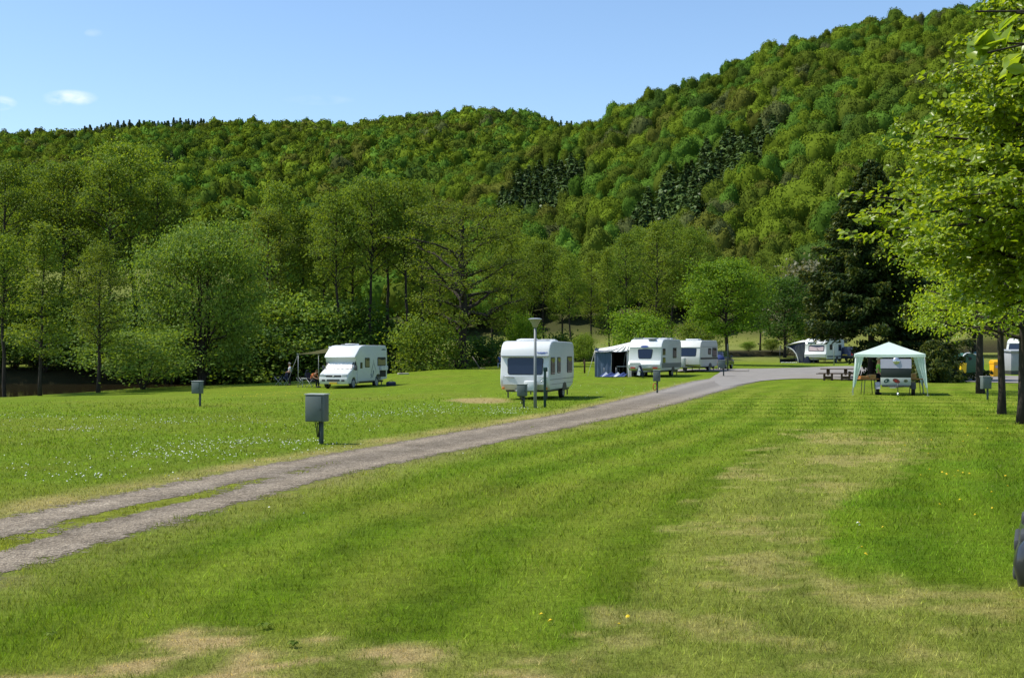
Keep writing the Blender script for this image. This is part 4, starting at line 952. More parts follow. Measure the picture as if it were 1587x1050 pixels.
DA = [(330, 690, 55, 5, 420), (270, 706, 60, 5, 460), (390, 683, 30, 3, 160), (120, 665, 45, 3, 260), (40, 645, 40, 3, 200), (170, 648, 50, 2.5, 200), (320, 650, 50, 2.5, 150), (280, 655, 30, 1.5, 120), (470, 686, 25, 3, 200),
      (650, 638, 45, 3, 420), (560, 645, 50, 4, 260), (690, 632, 40, 3, 300), (790, 634, 25, 2, 200), (780, 640, 18, 2, 150), (520, 700, 40, 4, 130), (110, 738, 50, 6, 90), (60, 722, 40, 5, 60), (1045, 602, 30, 4, 260), (960, 606, 50, 5, 200),
      (200, 735, 60, 6, 70), (620, 700, 40, 4, 40), (440, 795, 30, 6, 10), (1330, 812, 8, 2, 14), (480, 660, 80, 9, 200), (250, 680, 150, 22, 300), (720, 612, 120, 9, 160)]
flowers('daisies', [(a, b_, c, d, int(n * .28)) for a, b_, c, d, n in DA], M['petal'], .0125, .05)
flowers('dandelions', [(1460, 735, 25, 4, 7), (1470, 690, 60, 14, 14), (1440, 790, 60, 15, 6), (1340, 855, 8, 3, 2), (860, 965, 60, 8, 4), (400, 612, 60, 2, 60), (440, 608, 30, 2, 30), (1540, 740, 30, 20, 5), (1510, 640, 30, 10, 8)], M['dandelion'], .018, .06)
# a few broad leaved weeds in the turf near the camera
wb = Buf()
for (px, py) in [(80, 989), (410, 975), (455, 1003)]:
    d = pix_ground(px, py); x = (px - CX) / F * d; n = rg.integers(5, 9)
    for i in range(n):
        a = i * 6.28 / n + rg.uniform(-.3, .3); L = rg.uniform(.04, .075); z = gz1(x, d); c = (math.cos(a), math.sin(a))
        w = .018; wb.add([(x, d, z + .01), (x + c[0] * L * .5 - c[1] * w, d + c[1] * L * .5 + c[0] * w, z + .05), (x + c[0] * L, d + c[1] * L, z + .03), (x + c[0] * L * .5 + c[1] * w, d + c[1] * L * .5 - c[0] * w, z + .05)], [[0, 1, 2, 3]])
tag(wb.build('lawn_weeds', M['leaf_alder']), kind='stuff')

# ------------------------------------------------------------------ vehicles
def wheel(parent, c, r=.31, w=.19, rim='galv', name='wheel'):
    b = Buf(); b.lathe([(-w * .25, r * .70), (-w / 2, r * .74), (-w / 2, r * .93), (-w * .36, r), (w * .36, r), (w / 2, r * .93), (w / 2, r * .74), (w * .25, r * .70)], 'X', (0, 0, 0), 24)
    o = b.build(name, M['black'], parent, 30); o.location = c
    for s in (-1, 1):
        b = Buf(); b.lathe([(s * w * .30, r * .1), (s * w * .51, r * .16), (s * w * .47, r * .34), (s * w * .50, r * .66), (s * w * .40, r * .73), (s * w * .2, r * .73)], 'X', (0, 0, 0), 20)
        b.build('rim', M[rim], o, 30)
    return o
X_, Y_, Z_ = (1, 0, 0), (0, 1, 0), (0, 0, 1)
def body_profile(name, prof, hw, mat, parent, bev=.05, x0=None):
    b = Buf(); b.prism((0, 0, 0), Y_, Z_, X_, prof, -hw if x0 is None else x0, hw, 0, bev); return b.build(name, M[mat], parent, 40)
def window(parent, O, U, V, N, w0, w1, h0, h1, r=.05, taper=0.0, pane='glass', curtain=None, fr=.035, frame='dkgrey', drop=.22):
    b = Buf(); b.prism(O, U, V, N, rrect(w0 - fr, w1 + fr, h0 - fr, h1 + fr, r + fr, taper), -.01, .012); f = b.build('window', M[frame], parent)
    b = Buf(); b.prism(O, U, V, N, rrect(w0, w1, h0, h1, r, taper), .0, .022); b.build('pane', M[pane], f)
    if curtain:
        w = w1 - w0; h = h1 - h0
        b = Buf(); b.prism(O, U, V, N, [(w0 + .02 * w, h0 + .03), (w1 - .02 * w, h0 + .03), (w1 - .02 * w, h1 - drop * h), (w0 + .55 * w, h1 - drop * h * 1.5), (w0 + .02 * w, h1 - drop * h * .6)], .0, .026); b.build('curtain', M[curtain], f)
    return f
def seg_frame(p0, p1):
    "frame on a profile segment from p0 to p1 (y,z): U across, V up the segment, N outward to the front"
    O = np.array([0, p0[0], p0[1]]); V = np.array([0, p1[0] - p0[0], p1[1] - p0[1]]); L = np.linalg.norm(V); V = V / L
    return O, np.array([1., 0, 0]), V, np.cross(np.array([1., 0, 0]), V), L
def text_part(name, s, size, mat, parent, M4, thick=.004, squash=1.0):
    cu = bpy.data.curves.new(name, 'FONT'); cu.body = s; cu.size = size; cu.extrude = thick; cu.align_x = 'CENTER'; cu.align_y = 'CENTER'; cu.resolution_u = 2
    t = bpy.data.objects.new('tmp_text', cu); COL.objects.link(t); dg = bpy.context.evaluated_depsgraph_get(); me = bpy.data.meshes.new_from_object(t.evaluated_get(dg)); bpy.data.objects.remove(t)
    me.transform(M4); me.materials.clear(); me.materials.append(M[mat]); o = bpy.data.objects.new(name, me); COL.objects.link(o); o.parent = parent; return o
def mat4(O, U, V, N):
    return Matrix(((U[0], V[0], N[0], O[0]), (U[1], V[1], N[1], O[1]), (U[2], V[2], N[2], O[2]), (0, 0, 0, 1)))
def caravan(label, px, d, rz, L, hw, prof, fw, sides, paint_='white', stripes=(), logo=None, hatches=(), wheel_y=None, group='touring caravans on the pitches', drawbar=True, rails=False):
    "front faces -Y; prof lists (y,z) from the front's bottom up over the roof to the rear's bottom"
    o = thing('caravan', label, 'caravan', at(px, d), R(rz), group)
    body_profile('body', prof, hw, paint_, o, .06)
    wy = wheel_y or L * .56
    b = Buf()                                                     # wheel arch, chassis, steadies
    b.box((0, L * .5, .38), (hw * 1.7, L * .86, .10)); b.box((-hw * .8, .5, .25), (.05, .05, .36)); b.box((hw * .8, .5, .25), (.05, .05, .36)); b.box((hw * .8, L - .5, .25), (.05, .05, .36)); b.box((-hw * .8, L - .5, .25), (.05, .05, .36))
    b.build('chassis', M['dkgrey'], o)
    for s in (-1, 1):
        b = Buf(); b.prism((0, wy, .34), Y_, Z_, X_, [(-.42, 0), (-.4, .18), (-.25, .33), (0, .37), (.25, .33), (.4, .18), (.42, 0)], hw * s - .012 if s > 0 else -hw - .012, hw * s + .012 if s > 0 else -hw + .012); b.build('wheel_arch', M['dkgrey'], o)
        wheel(o, (s * (hw - .14), wy, .31))
    if drawbar:
        b = Buf(); b.tube([(-.5, .3, .40), (0, -.95, .40)], .04, 6); b.tube([(.5, .3, .40), (0, -.95, .40)], .04, 6); b.box((0, -1.05, .44), (.09, .3, .09)); b.build('drawbar', M['galv'], o)
        b = Buf(); b.tube([(.12, -.75, .1), (.12, -.75, .62)], .028, 6); b.lathe([(.085, .09), (.155, .09)], 'X', (0, -.75, .09), 14); b.build('jockey_wheel', M['dkgrey'], o)
    O, U, V, N, Ls = seg_frame(*fw['seg']); window(o, O, U, V, N, fw['x0'], fw['x1'], fw['t0'] * Ls, fw['t1'] * Ls, fw.get('r', .07), fw.get('taper', 0), curtain=fw.get('curtain'), fr=.035)
    for w in sides:
        window(o, (hw, 0, 0), Y_, Z_, X_, w[0], w[1], w[2], w[3], .04, curtain=w[4] if len(w) > 4 else None, frame='dkgrey')
    for (y0, y1, z0, z1, m) in stripes:
        b = Buf(); b.prism((hw, 0, 0), Y_, Z_, X_, [(y0, z0), (y1, z0), (y1, z1), (y0, z1)], -.004, .008); b.build('stripe', M[m], o)
    for (x, y, sx, sy, h, m, tilt) in hatches:
        zr = np.interp(y, [p[0] for p in fw['roof']], [p[1] for p in fw['roof']]); b = Buf(); b.box((x, y, zr + h / 2 - .01), (sx, sy, h), (tilt, 0, 0), 0, min(.03, h * .4)); b.build('roof_hatch', M[m], o, 40)
    if rails:
        for s in (-1, 1):
            b = Buf(); b.tube([(s * (hw - .2), .85, fw['roof'][1][1] - .02), (s * (hw - .2), 1.0, fw['roof'][1][1] + .09), (s * (hw - .2), L - .9, fw['roof'][1][1] + .09), (s * (hw - .2), L - .75, fw['roof'][1][1] - .02)], .018, 6); b.build('roof_rail', M['galv'], o)
    return o
# nearest caravan
P1 = [(.22, .42), (.02, .62), (-.04, .95), (.0, 1.10), (.10, 1.86), (.04, 1.90), (.10, 2.14), (.26, 2.36), (.52, 2.50), (.9, 2.54), (4.75, 2.50), (4.98, 2.36), (5.05, 1.9), (5.05, .95), (4.75, .55), (4.2, .42)]
c1 = caravan('nearest white caravan with a big dark front window, standing behind the tall lamp post', 813, 53.2, -15, 5.05, 1.09, P1, dict(seg=((.0, 1.08), (.10, 1.86)), x0=-.72, x1=.76, t0=.04, t1=.90, taper=-.04, roof=[(.5, 2.50), (.9, 2.54), (4.75, 2.50)]),
  [(.30, 1.02, 1.12, 1.80, 'curtain'), (1.55, 2.15, 1.16, 1.80, 'curtain'), (3.55, 4.55, 1.14, 1.82, 'curtain')], stripes=[(.12, 4.93, .86, .885, 'stripe'), (.2, 4.8, .66, .675, 'stripe')],
  hatches=[(-.2, 1.25, .8, .7, .10, 'offwhite', .06), (.45, 1.4, .5, .5, .07, 'grey', .0), (.1, 2.6, .7, .7, .10, 'offwhite', 0), (.1, 4.2, .7, .6, .12, 'offwhite', -.08)], wheel_y=3.0)
b = Buf(); b.prism((0, 0, 0), Y_, Z_, X_, [(-.015, 1.86), (.06, 1.86), (.06, 1.905), (-.015, 1.905)], -1.06, 1.06); b.build('ledge', M['galv'], c1)
b = Buf(); b.tube([(-.95, -.02, 1.02), (-.8, -.10, 1.0), (-.45, -.11, .97), (-.4, -.02, .95)], .018, 6); b.build('grab_handle', M['galv'], c1)
b = Buf(); b.tube([(.75, -.02, 1.02), (.8, -.10, 1.0), (1.0, -.09, .97), (1.0, -.02, .95)], .018, 6); b.build('grab_handle', M['galv'], c1)
b = Buf(); b.prism((0, -.09, 0), X_, Z_, (0, -1, 0), rrect(-.95, .95, .66, 1.0, .05), -.03, .0); b.build('locker_lid', M['white'], c1, 40)
for s_ in (-1, 1): b = Buf(); b.box((s_ * .95, .0, .50), (.12, .06, .10), bev=.01); b.build('marker_lamp', M['amber'], c1)
b = Buf(); b.box((.35, -.35, .62), (.5, .42, .44), bev=.06); b.build('gas_cover', M['offwhite'], c1, 40)
O = np.array([.62, .055, 2.03]); sl2 = np.array([0, .06, .24]); sl2 /= np.linalg.norm(sl2)
text_part('lettering', 'TABBERT', .115, 'bluelogo', c1, mat4((.76, .058, 2.02), (1, 0, 0), sl2, np.cross((1, 0, 0), sl2)), .006)
# second caravan
P2 = [(.30, .44), (.05, .62), (.0, .85), (.16, 1.10), (.20, 1.12), (.38, 1.98), (.36, 2.02), (.52, 2.28), (.8, 2.50), (1.2, 2.56), (5.2, 2.56), (5.55, 2.40), (5.68, 1.9), (5.62, .9), (5.3, .5), (4.8, .44)]
c2 = caravan('white caravan with a sloping front and grey lower band, joined to the blue awning tent', 998, 82.6, -22, 5.7, 1.13, P2, dict(seg=((.20, 1.12), (.38, 1.98)), x0=-.42, x1=.42, t0=.18, t1=.86, taper=-.18, roof=[(.8, 2.50), (1.2, 2.56), (5.2, 2.56)]),
  [(.62, 1.25, 1.52, 1.90), (.62, 1.25, .98, 1.30), (3.3, 4.2, 1.30, 1.95, 'curtain')], stripes=[(.35, 5.6, .62, .92, 'stripe'), (.35, 5.62, .93, .95, 'decal')],
  hatches=[(.35, .85, .55, .5, .09, 'grey', -.25), (0, 1.7, .9, .7, .10, 'grey', 0), (.25, 3.4, 1.1, .8, .10, 'offwhite', 0), (.25, 4.7, .9, .5, .10, 'offwhite', 0)], wheel_y=3.3, rails=True)
b = Buf(); b.prism((0, .335, 0), X_, Z_, (0, -1, 0), ellipse(-.05, 2.055, .26, .075), -.03, .035); b.build('badge', M['bluelogo'], c2)
b = Buf(); b.tube([(-.9, -.12, .72), (-.2, -.18, .70)], .02, 6); b.tube([(.2, -.18, .70), (.9, -.12, .72)], .02, 6); b.build('grab_handle', M['galv'], c2)
b = Buf(); b.prism((0, -.004, 0), X_, Z_, (0, -1, 0), rrect(-1.0, -.25, .58, .98, .06), -.12, .012); b.build('locker_lid', M['boxpale'], c2, 40)
b = Buf(); b.prism((0, -.004, 0), X_, Z_, (0, -1, 0), rrect(-.93, -.6, .60, .68, .02), .0, .03); b.prism((0, -.004, 0), X_, Z_, (0, -1, 0), rrect(.6, .93, .60, .68, .02), .0, .03); b.build('lamp_cluster', M['redlens'], c2)
# third caravan
P3 = [(.25, .42), (.02, .60), (-.02, 1.12), (.0, 1.2), (.16, 1.86), (.12, 1.9), (.30, 2.24), (.62, 2.42), (4.6, 2.44), (4.85, 2.2), (4.95, 1.6), (4.9, .8), (4.6, .42)]
c3 = caravan('cream caravan with a dark brown waist stripe, its front partly hidden by another', 1063.5, 93.5, -25, 4.95, 1.08, P3, dict(seg=((.0, 1.2), (.16, 1.86)), x0=-.72, x1=.72, t0=.06, t1=.92, taper=-.03, roof=[(.6, 2.42), (1, 2.43), (4.6, 2.44)]),
  [(2.2, 2.95, 1.38, 1.80, 'curtain'), (3.35, 4.55, 1.18, 1.84, 'curtain')], paint_='cream', stripes=[(.1, 4.9, .98, 1.12, 'bstripe'), (.25, 4.9, 1.93, 1.96, 'stripe')], hatches=[(.15, 1.4, 1.0, .8, .12, 'offwhite', 0)], wheel_y=2.75)
b = Buf(); b.box((-.35, -.36, .78), (.75, .55, .66), bev=.06); b.build('gas_locker', M['cream'], c3, 40)
# far caravan under the spruce
P4 = [(.30, .44), (.05, .62), (.0, .95), (.14, 1.06), (.32, 1.98), (.30, 2.02), (.5, 2.34), (.85, 2.52), (1.2, 2.56), (5.6, 2.54), (5.9, 2.3), (5.95, 1.0), (5.6, .44)]
c4 = caravan('far white caravan with a wide pink-curtained front window, half behind the spruce branches', 1263, 127, -33, 6.0, 1.15, P4, dict(seg=((.14, 1.06), (.32, 1.98)), x0=-.72, x1=.86, t0=.2, t1=.82, taper=-.02, curtain='pinkcurtain', roof=[(.8, 2.5), (1.2, 2.56), (5.6, 2.54)]),
  [(1.2, 2.0, 1.4, 1.9), (4.0, 4.9, 1.3, 1.9)], stripes=[(.4, 5.9, .6, .8, 'stripe')], hatches=[(0, 1.6, .8, .7, .1, 'offwhite', 0)], wheel_y=3.5)
b = Buf(); b.prism((0, .29, 0), X_, Z_, (0, -1, 0), rrect(-.95, -.05, 2.10, 2.20, .03), -.03, .03); b.build('badge', M['decal'], c4)
b = Buf(); b.prism((-.5, -.62, 0), X_, Z_, (0, -1, 0), [(-.42, -.02), (.30, -.02), (.12, .35), (-.02, .72), (-.2, .70), (-.36, .3)], -.2, .15, 0, .04); tag(b.build('drawbar_cover', M['navy'], c4, 40))
b = Buf(); b.prism((.0, -.75, 0), X_, Z_, (0, -1, 0), [(-.30, .12), (.22, .12), (.1, .5), (-.02, .8), (-.12, .82), (-.25, .45)], -.16, .12, 0, .04); b.build('drawbar_cover', M['navy'], c2, 40)
b = Buf(); b.prism((.0, -.88, 0), X_, Z_, (0, -1, 0), [(-.22, .18), (-.02, .14), (.02, .5), (-.1, .74)], 0, .02); b.build('cover_flap', M['offwhite'], c2)

# motorhome
mh = thing('motorhome', 'white motorhome with a silver screen inside its windscreen, parked by the river trees', 'motorhome', at(517, 77.5), R(-18))
HB = [(1.30, .42), (1.30, 1.2), (.98, 1.94), (.86, 1.96), (.90, 2.06), (1.55, 2.58), (1.9, 2.70), (2.4, 2.74), (5.55, 2.72), (5.8, 2.55), (5.86, 1.2), (5.84, .52), (4.9, .45), (4.84, .62), (4.66, .78), (4.42, .84), (4.18, .78), (4.0, .62), (3.94, .42)]
body_profile('living_body', HB, 1.08, 'white', mh, .05)
CB = [(.03, .30), (-.05, .42), (-.06, .66), (.0, .80), (.06, .95), (.55, 1.19), (.66, 1.22), (1.42, 1.93), (1.7, 1.96), (1.7, .32), (1.26, .34), (1.2, .52), (1.08, .66), (.9, .7), (.72, .66), (.6, .52), (.54, .32)]
body_profile('cab', CB, .985, 'white', mh, .06)
O, U, V, N, Ls = seg_frame((.66, 1.22), (1.42, 1.93)); window(mh, O, U, V, N, -.86, .86, .03, Ls - .06, .08, .10, pane='silver', fr=.10, frame='dkgrey')
b = Buf(); b.tube([O + N * .05 + U * -.3 + V * .02, O + N * .05 + U * .25 + V * .10], .008, 4); b.tube([O + N * .05 + U * .25 + V * .02, O + N * .05 + U * .75 + V * .08], .008, 4); b.build('wiper', M['black'], mh)
b = Buf(); b.prism((0, 0, 0), X_, Z_, (0, -1, 0), rrect(-.52, .52, .72, .86, .03), -.1, .035); b.build('grille', M['dkgrey'], mh)
b = Buf(); b.prism((0, -.05, 0), X_, Z_, (0, -1, 0), ellipse(0, .80, .07, .05), -.05, .0); b.build('badge', M['chrome'], mh)
b = Buf(); b.prism((0, -.075, 0), X_, Z_, (0, -1, 0), rrect(-.44, .44, .46, .60, .03), -.1, .0); b.prism((0, -.075, 0), X_, Z_, (0, -1, 0), rrect(-.78, -.56, .46, .58, .03), -.1, .0); b.prism((0, -.075, 0), X_, Z_, (0, -1, 0), rrect(.56, .78, .46, .58, .03), -.1, .0); b.build('bumper_grille', M['dkgrey'], mh)
for s in (-1, 1):
    b = Buf(); b.prism((0, .0, 0), X_, Z_, (0, -1, 0), [(s * .56, .73), (s * .93, .76), (s * .95, .90), (s * .72, .93), (s * .56, .87)][::s], -.2, .03, 0, .015); b.build('headlight', M['headlight'], mh, 40)
    b = Buf(); b.box((s * 1.13, .86, 1.30), (.16, .10, .30), bev=.03); b.tube([(s * .95, .9, 1.22), (s * 1.12, .88, 1.24)], .03, 6); b.build('mirror', M['dkgrey'], mh, 40)
    window(mh, (s * .985, 0, 0), Y_, Z_, (s, 0, 0), .98, 1.3, 1.22, 1.62, .06, fr=.03)
    for y, nm in ((.9, 'wheel'), (4.42, 'wheel')): wheel(mh, (s * .86, y, .32), .32, .2)
b = Buf(); b.prism((0, -.075, 0), X_, Z_, (0, -1, 0), rrect(-.26, .26, .30, .41, .015), -.02, .012); pl = b.build('number_plate', M['yplate'], mh)
b = Buf(); b.prism((.985, 0, 0), Y_, Z_, X_, [(.80, 1.22), (.98, 1.22), (1.02, 1.66), (1.30, 1.86), (1.38, 1.86), (1.38, 1.22), (1.6, 1.22), (1.6, .5), (1.34, .5), (1.22, .72), (.8, .9)], -.02, .006); b.build('cab_door', M['white'], mh)
window(mh, (1.0, 0, 0), Y_, Z_, X_, 1.02, 1.36, 1.26, 1.72, .05, .25, fr=.025)
window(mh, (1.08, 0, 0), Y_, Z_, X_, 1.62, 1.92, 1.28, 1.62, .03, pane='glass', fr=.02)
window(mh, (1.08, 0, 0), Y_, Z_, X_, 2.35, 3.0, 1.34, 1.90, .04, curtain='ycurtain')
window(mh, (1.08, 0, 0), Y_, Z_, X_, 4.30, 5.55, 1.42, 1.92, .05, curtain='ycurtain')
b = Buf(); b.prism((1.08, 0, 0), Y_, Z_, X_, rrect(4.62, 5.62, .66, 1.08, .02), -.004, .010); b.build('locker_shade', M['black'], mh)  # flat black sheet painted as the shaded inside of the open locker
b = Buf(); b.prism((1.08, 0, 0), Y_, Z_, X_, rrect(4.62, 5.66, 1.10, 1.38, .03), .02, .14); b.box((1.2, 5.0, 1.30), (.10, .06, .1)); b.box((1.2, 5.5, 1.34), (.1, .06, .1)); b.build('locker_lid', M['white'], mh, 40)
b = Buf()
for pts in ([(3.15, .78), (3.2, .78), (3.62, 1.52), (3.58, 1.55)], [(3.60, 1.85), (3.66, 1.6), (4.05, 1.0), (4.0, 1.12), (3.70, 1.62)], [(3.45, .62), (3.50, .62), (3.72, 1.05), (3.60, 1.12)], [(3.2, .62), (3.28, .60), (3.42, .86), (3.36, .90)], [(3.95, .55), (4.12, .55), (4.12, .68), (3.95, .68)], [(4.9, 2.42), (5.6, 2.42), (5.6, 2.47), (5.2, 2.52), (4.9, 2.46)]):
    b = Buf(); b.prism((1.08, 0, 0), Y_, Z_, X_, pts, -.004, .006); b.build('decal', M['decal'], mh)
b = Buf(); b.box((-.2, 3.1, 2.78), (.7, .7, .12), bev=.03); b.build('roof_hatch', M['offwhite'], mh, 40)
b = Buf(); b.box((-.1, 2.35, 2.765), (.8, .5, .06), bev=.02); b.build('roof_hatch', M['grey'], mh, 40)
b = Buf(); b.box((.0, 3.6, .36), (1.7, 4.2, .12)); b.box((.9, 5.3, .22), (.05, .05, .42)); b.box((-.9, 5.3, .22), (.05, .05, .42)); b.build('chassis', M['dkgrey'], mh)
b = Buf(); b.prism((-1.085, 0, 0), Y_, Z_, (-1, 0, 0), rrect(1.7, 5.2, 2.52, 2.66, .03), -.004, .12, 0, .02); b.build('awning_case', M['offwhite'], mh, 40)
mrot = Matrix.Rotation(R(-18), 4, 'Z'); mloc = Vector(at(517, 77.5))
def mh_w(x, y, z): return mrot @ Vector((x, y, z)) + mloc
# its awning, pulled out over the river side
aw = thing('sun_awning', 'olive sun awning stretched from the motorhome on a thin pole', 'awning', mloc, R(-18))
b = Buf(); n = 9; V = []
for i in range(n):
    f = i / (n - 1)
    for j in range(5):
        g = j / 4; V.append((-1.21 - 2.3 * f, 1.9 + 3.0 * g, 2.58 - .40 * f - .05 * math.sin(f * 3.14)))
b.add(V, [[i * 5 + j, (i + 1) * 5 + j, (i + 1) * 5 + j + 1, i * 5 + j + 1] for i in range(n - 1) for j in range(4)], 0, True); b.build('canopy', M['olivecloth'], aw)
b = Buf(); b.box((-3.53, 3.4, 2.17), (.05, 3.05, .07)); b.build('front_bar', M['galv'], aw)
for y in (1.95, 4.85):
    wv = mh_w(-3.5, y, 0); zz = gz1(wv.x, wv.y) - mloc.z; b = Buf(); b.tube([(-3.5, y, 2.17), (-3.5, y, zz - .02)], .02, 6); b.build('pole', M['galv'], aw)
b = Buf(); b.tube([(-3.5, 1.9, 2.15), (-4.2, 1.5, gz1(*mh_w(-4.2, 1.5, 0)[:2]) - mloc.z)], .008, 4); b.build('guy_line', M['galv'], aw)

# awning tent on the second caravan
LOC2 = Vector(at(998, 82.6)); a2 = thing('awning_tent', 'blue awning tent with a pale sagging roof on the side of the second caravan', 'awning tent', LOC2, R(-22))
xo, xi, yf, yb_ = -3.75, -1.15, .9, 5.0
b = Buf(); n = 13; V = []; nj = 9
for i in range(n):
    f = i / (n - 1); x = xi + (xo - xi) * f
    for j in range(nj):
        g = j / (nj - 1)
        y = yf + (yb_ - yf) * g; ridge = 2.46 - .52 * f ** 1.1
        fall = max(0, 1 - g / .26); z = ridge - (.62 * fall ** 1.2) * (1 - .55 * (f > .96)) - .05 * math.sin(f * 9 + g * 3) * fall - .06 * math.sin(3.14 * min(1, g * 1.6)) * math.sin(3.14 * f)
        V.append((x, y - .18 * fall, max(z, 1.70 + .02 * math.sin(f * 14))))
b.add(V, [[i * nj + j, i * nj + j + 1, (i + 1) * nj + j + 1, (i + 1) * nj + j] for i in range(n - 1) for j in range(nj - 1)], 0, True); b.build('roof', M['roofcloth'], a2)
b = Buf()
for x0, x1, z1, w0 in ((-1.35, -1.20, 2.22, .05), (-1.62, -1.42, 2.12, .10), (-2.05, -1.60, 2.10, .05), (-2.5, -1.95, 1.98, .12), (-3.1, -2.45, 1.90, .05)):
    b.prism((0, yf - .17, 0), X_, Z_, (0, -1, 0), [(x0, 1.72), (x0 - w0 * 2, 1.72), (x1 - w0 * .2, z1 - .06), (x1, z1)], -.03, .012 + w0 * .05)
M['foldshade'] = paint('awning_fold_shade', (.33, .35, .37), .85, .1, 3, .1); b.build('roof_fold_shade', M['foldshade'], a2)  # grey strips on the pale roof: the shade of its folds as colour
def ruff(x0, x1, y, z0, z1, amp, nn, axis='x'):
    V = []; 
    for i in range(nn + 1):
        f = i / nn; o_ = amp * math.sin(i * 1.9)
        p = (x0 + (x1 - x0) * f, y + o_) if axis == 'x' else (y + o_, x0 + (x1 - x0) * f)
        V += [(p[0], p[1], z0), (p[0] + (o_ * .3), p[1], z1)]
    return V, [[2 * i, 2 * i + 2, 2 * i + 3, 2 * i + 1] for i in range(nn)]
for args, m in (((xo, -2.55, yf, -.02, 1.78, .03, 12), 'bluecloth'), ((-1.45, xi, yf, .0, 1.75, .03, 5), 'roofcloth')):
    b = Buf(); b.add(*ruff(*args), 0, True); b.build('front_wall', M[m], a2)
b = Buf(); b.add(*ruff(yf, yb_, xo, -.02, 1.95, .02, 14, 'y'), 0, True); b.build('side_wall', M['bluecloth'], a2)
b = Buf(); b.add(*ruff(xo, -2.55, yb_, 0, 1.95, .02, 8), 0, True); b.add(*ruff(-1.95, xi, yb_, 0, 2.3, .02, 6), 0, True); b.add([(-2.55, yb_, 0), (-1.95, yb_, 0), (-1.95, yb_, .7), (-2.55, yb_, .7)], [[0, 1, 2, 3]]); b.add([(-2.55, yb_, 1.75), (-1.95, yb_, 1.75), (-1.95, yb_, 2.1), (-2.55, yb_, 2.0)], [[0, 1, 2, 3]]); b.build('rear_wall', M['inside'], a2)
b = Buf()
for x in (-2.52, -1.98, -2.25): b.box((x, yb_ - .03, 1.2), (.05, .03, 1.1))
b.box((-2.25, yb_ - .03, .68), (.6, .03, .06)); b.build('rear_window_frame', M['roofcloth'], a2)
b = Buf()
for x in (xo + .02, -2.55, -1.45): b.tube([(x, yf - .02, -.03), (x, yf - .02, 1.78)], .02, 6)
b.tube([(-2.1, yf + 1.0, 0), (-1.6, yf + .2, 1.7)], .012, 5); b.tube([(-1.75, yf + 1.6, 0), (-1.4, yf + .2, 1.75)], .012, 5); b.build('poles', M['galv'], a2)
b = Buf(); b.tube([(xo, yf, 1.78), (xo - .35, yf - .5, .0)], .01, 4); b.tube([(xo, yb_, 1.9), (xo - .6, yb_, .0)], .01, 4); b.build('guy_lines', M['roofcloth'], a2)
wd = thing('windbreak', 'blue and white striped windbreak lying slack before the awning opening', 'windbreak', LOC2, R(-22))
b = Buf(); n = 12; V = []
for i in range(n + 1):
    x = -3.0 + 1.7 * i / n; V += [(x - .18 + .07 * math.sin(i * 2.7), yf - .75, .03), (x, yf - .25, .26 + .08 * math.sin(i * 2.1))]
Fq = [[2 * i, 2 * i + 2, 2 * i + 3, 2 * i + 1] for i in range(n)]; nv = b.n
M['windblue'] = paint('windbreak_blue', (.04, .06, .17), .85, .1, 6, .1)
b.add(V, [f for i, f in enumerate(Fq) if i % 6 != 1], 0); b.f += [(np.array([Fq[i]], np.int32), 1, False) for i in range(1, n, 6)]; b.build('cloth', [M['windblue'], M['whiteshirt']], wd)
b = Buf()
for x in (-3.0, -2.15, -1.3): b.tube([(x, yf - .25, -.05), (x, yf - .25, .62)], .014, 5)
b.build('stakes', M['galv'], wd)
tb_ = thing('camping_table', 'small pale folding table inside the opening of the blue awning', 'table', LOC2 + Matrix.Rotation(R(-22), 3, 'Z') @ Vector((-1.9, 1.5, 0)), R(-22))
b = Buf(); b.box((0, 0, .70), (.8, .55, .03), bev=.008); b.build('top', M['offwhite'], tb_)
for sx in (-1, 1):
    for sy in (-1, 1): b = Buf(); b.tube([(sx * .36, sy * .24, -.03), (sx * .36, sy * .24, .69)], .015, 6); b.build('leg', M['galv'], tb_)

# awning of the far caravan
LOC4 = Vector(at(1263, 127)); a4 = thing('awning_canopy', 'navy and white arched awning open in front, on the far caravan', 'awning', LOC4, R(-33))
b = Buf(); n = 13; nj = 7; V = []
for i in range(n):
    f = i / (n - 1); x = -1.15 - 2.75 * f
    for j in range(nj):
        g = j / (nj - 1); V.append((x, .6 + 4.2 * g - .35 * (1 - g) * f, 2.50 - .72 * f ** 1.5 - .30 * max(0, 1 - g * 3) * (1 - f * .6)))
b.add(V, [[i * nj + j, i * nj + j + 1, (i + 1) * nj + j + 1, (i + 1) * nj + j] for i in range(n - 1) for j in range(nj - 1)], 0, True); b.build('roof', M['roofcloth'], a4)
b = Buf(); A_ = [(-1.15, 0), (-1.15, 2.2), (-3.2, 1.78), (-2.9, 1.62), (-2.5, 1.35), (-2.2, .98), (-2.0, .5), (-1.92, 0)]; b.prism((0, .52, 0), X_, Z_, (0, -1, 0), A_, -.02, .0); b.build('front_wall', M['navy'], a4)
b = Buf(); b.tube([(-3.3, .5, 1.76), (-2.9, .49, 1.60), (-2.5, .49, 1.34), (-2.2, .49, .98), (-2.0, .49, .5), (-1.92, .49, 0)], .055, 6); b.build('arch_trim', M['roofcloth'], a4)
b = Buf()
for i in range(7): x1 = -1.25 - .17 * i; b.prism((0, .50, 0), X_, Z_, (0, -1, 0), [(x1, 2.05 - .05 * i), (x1 - .03, 2.05 - .05 * i), (-1.55 - .08 * i - .03, .05 + .12 * i), (-1.55 - .08 * i, .05 + .12 * i)], -.01, .006)
b.build('wall_stripes', M['stripe'], a4)
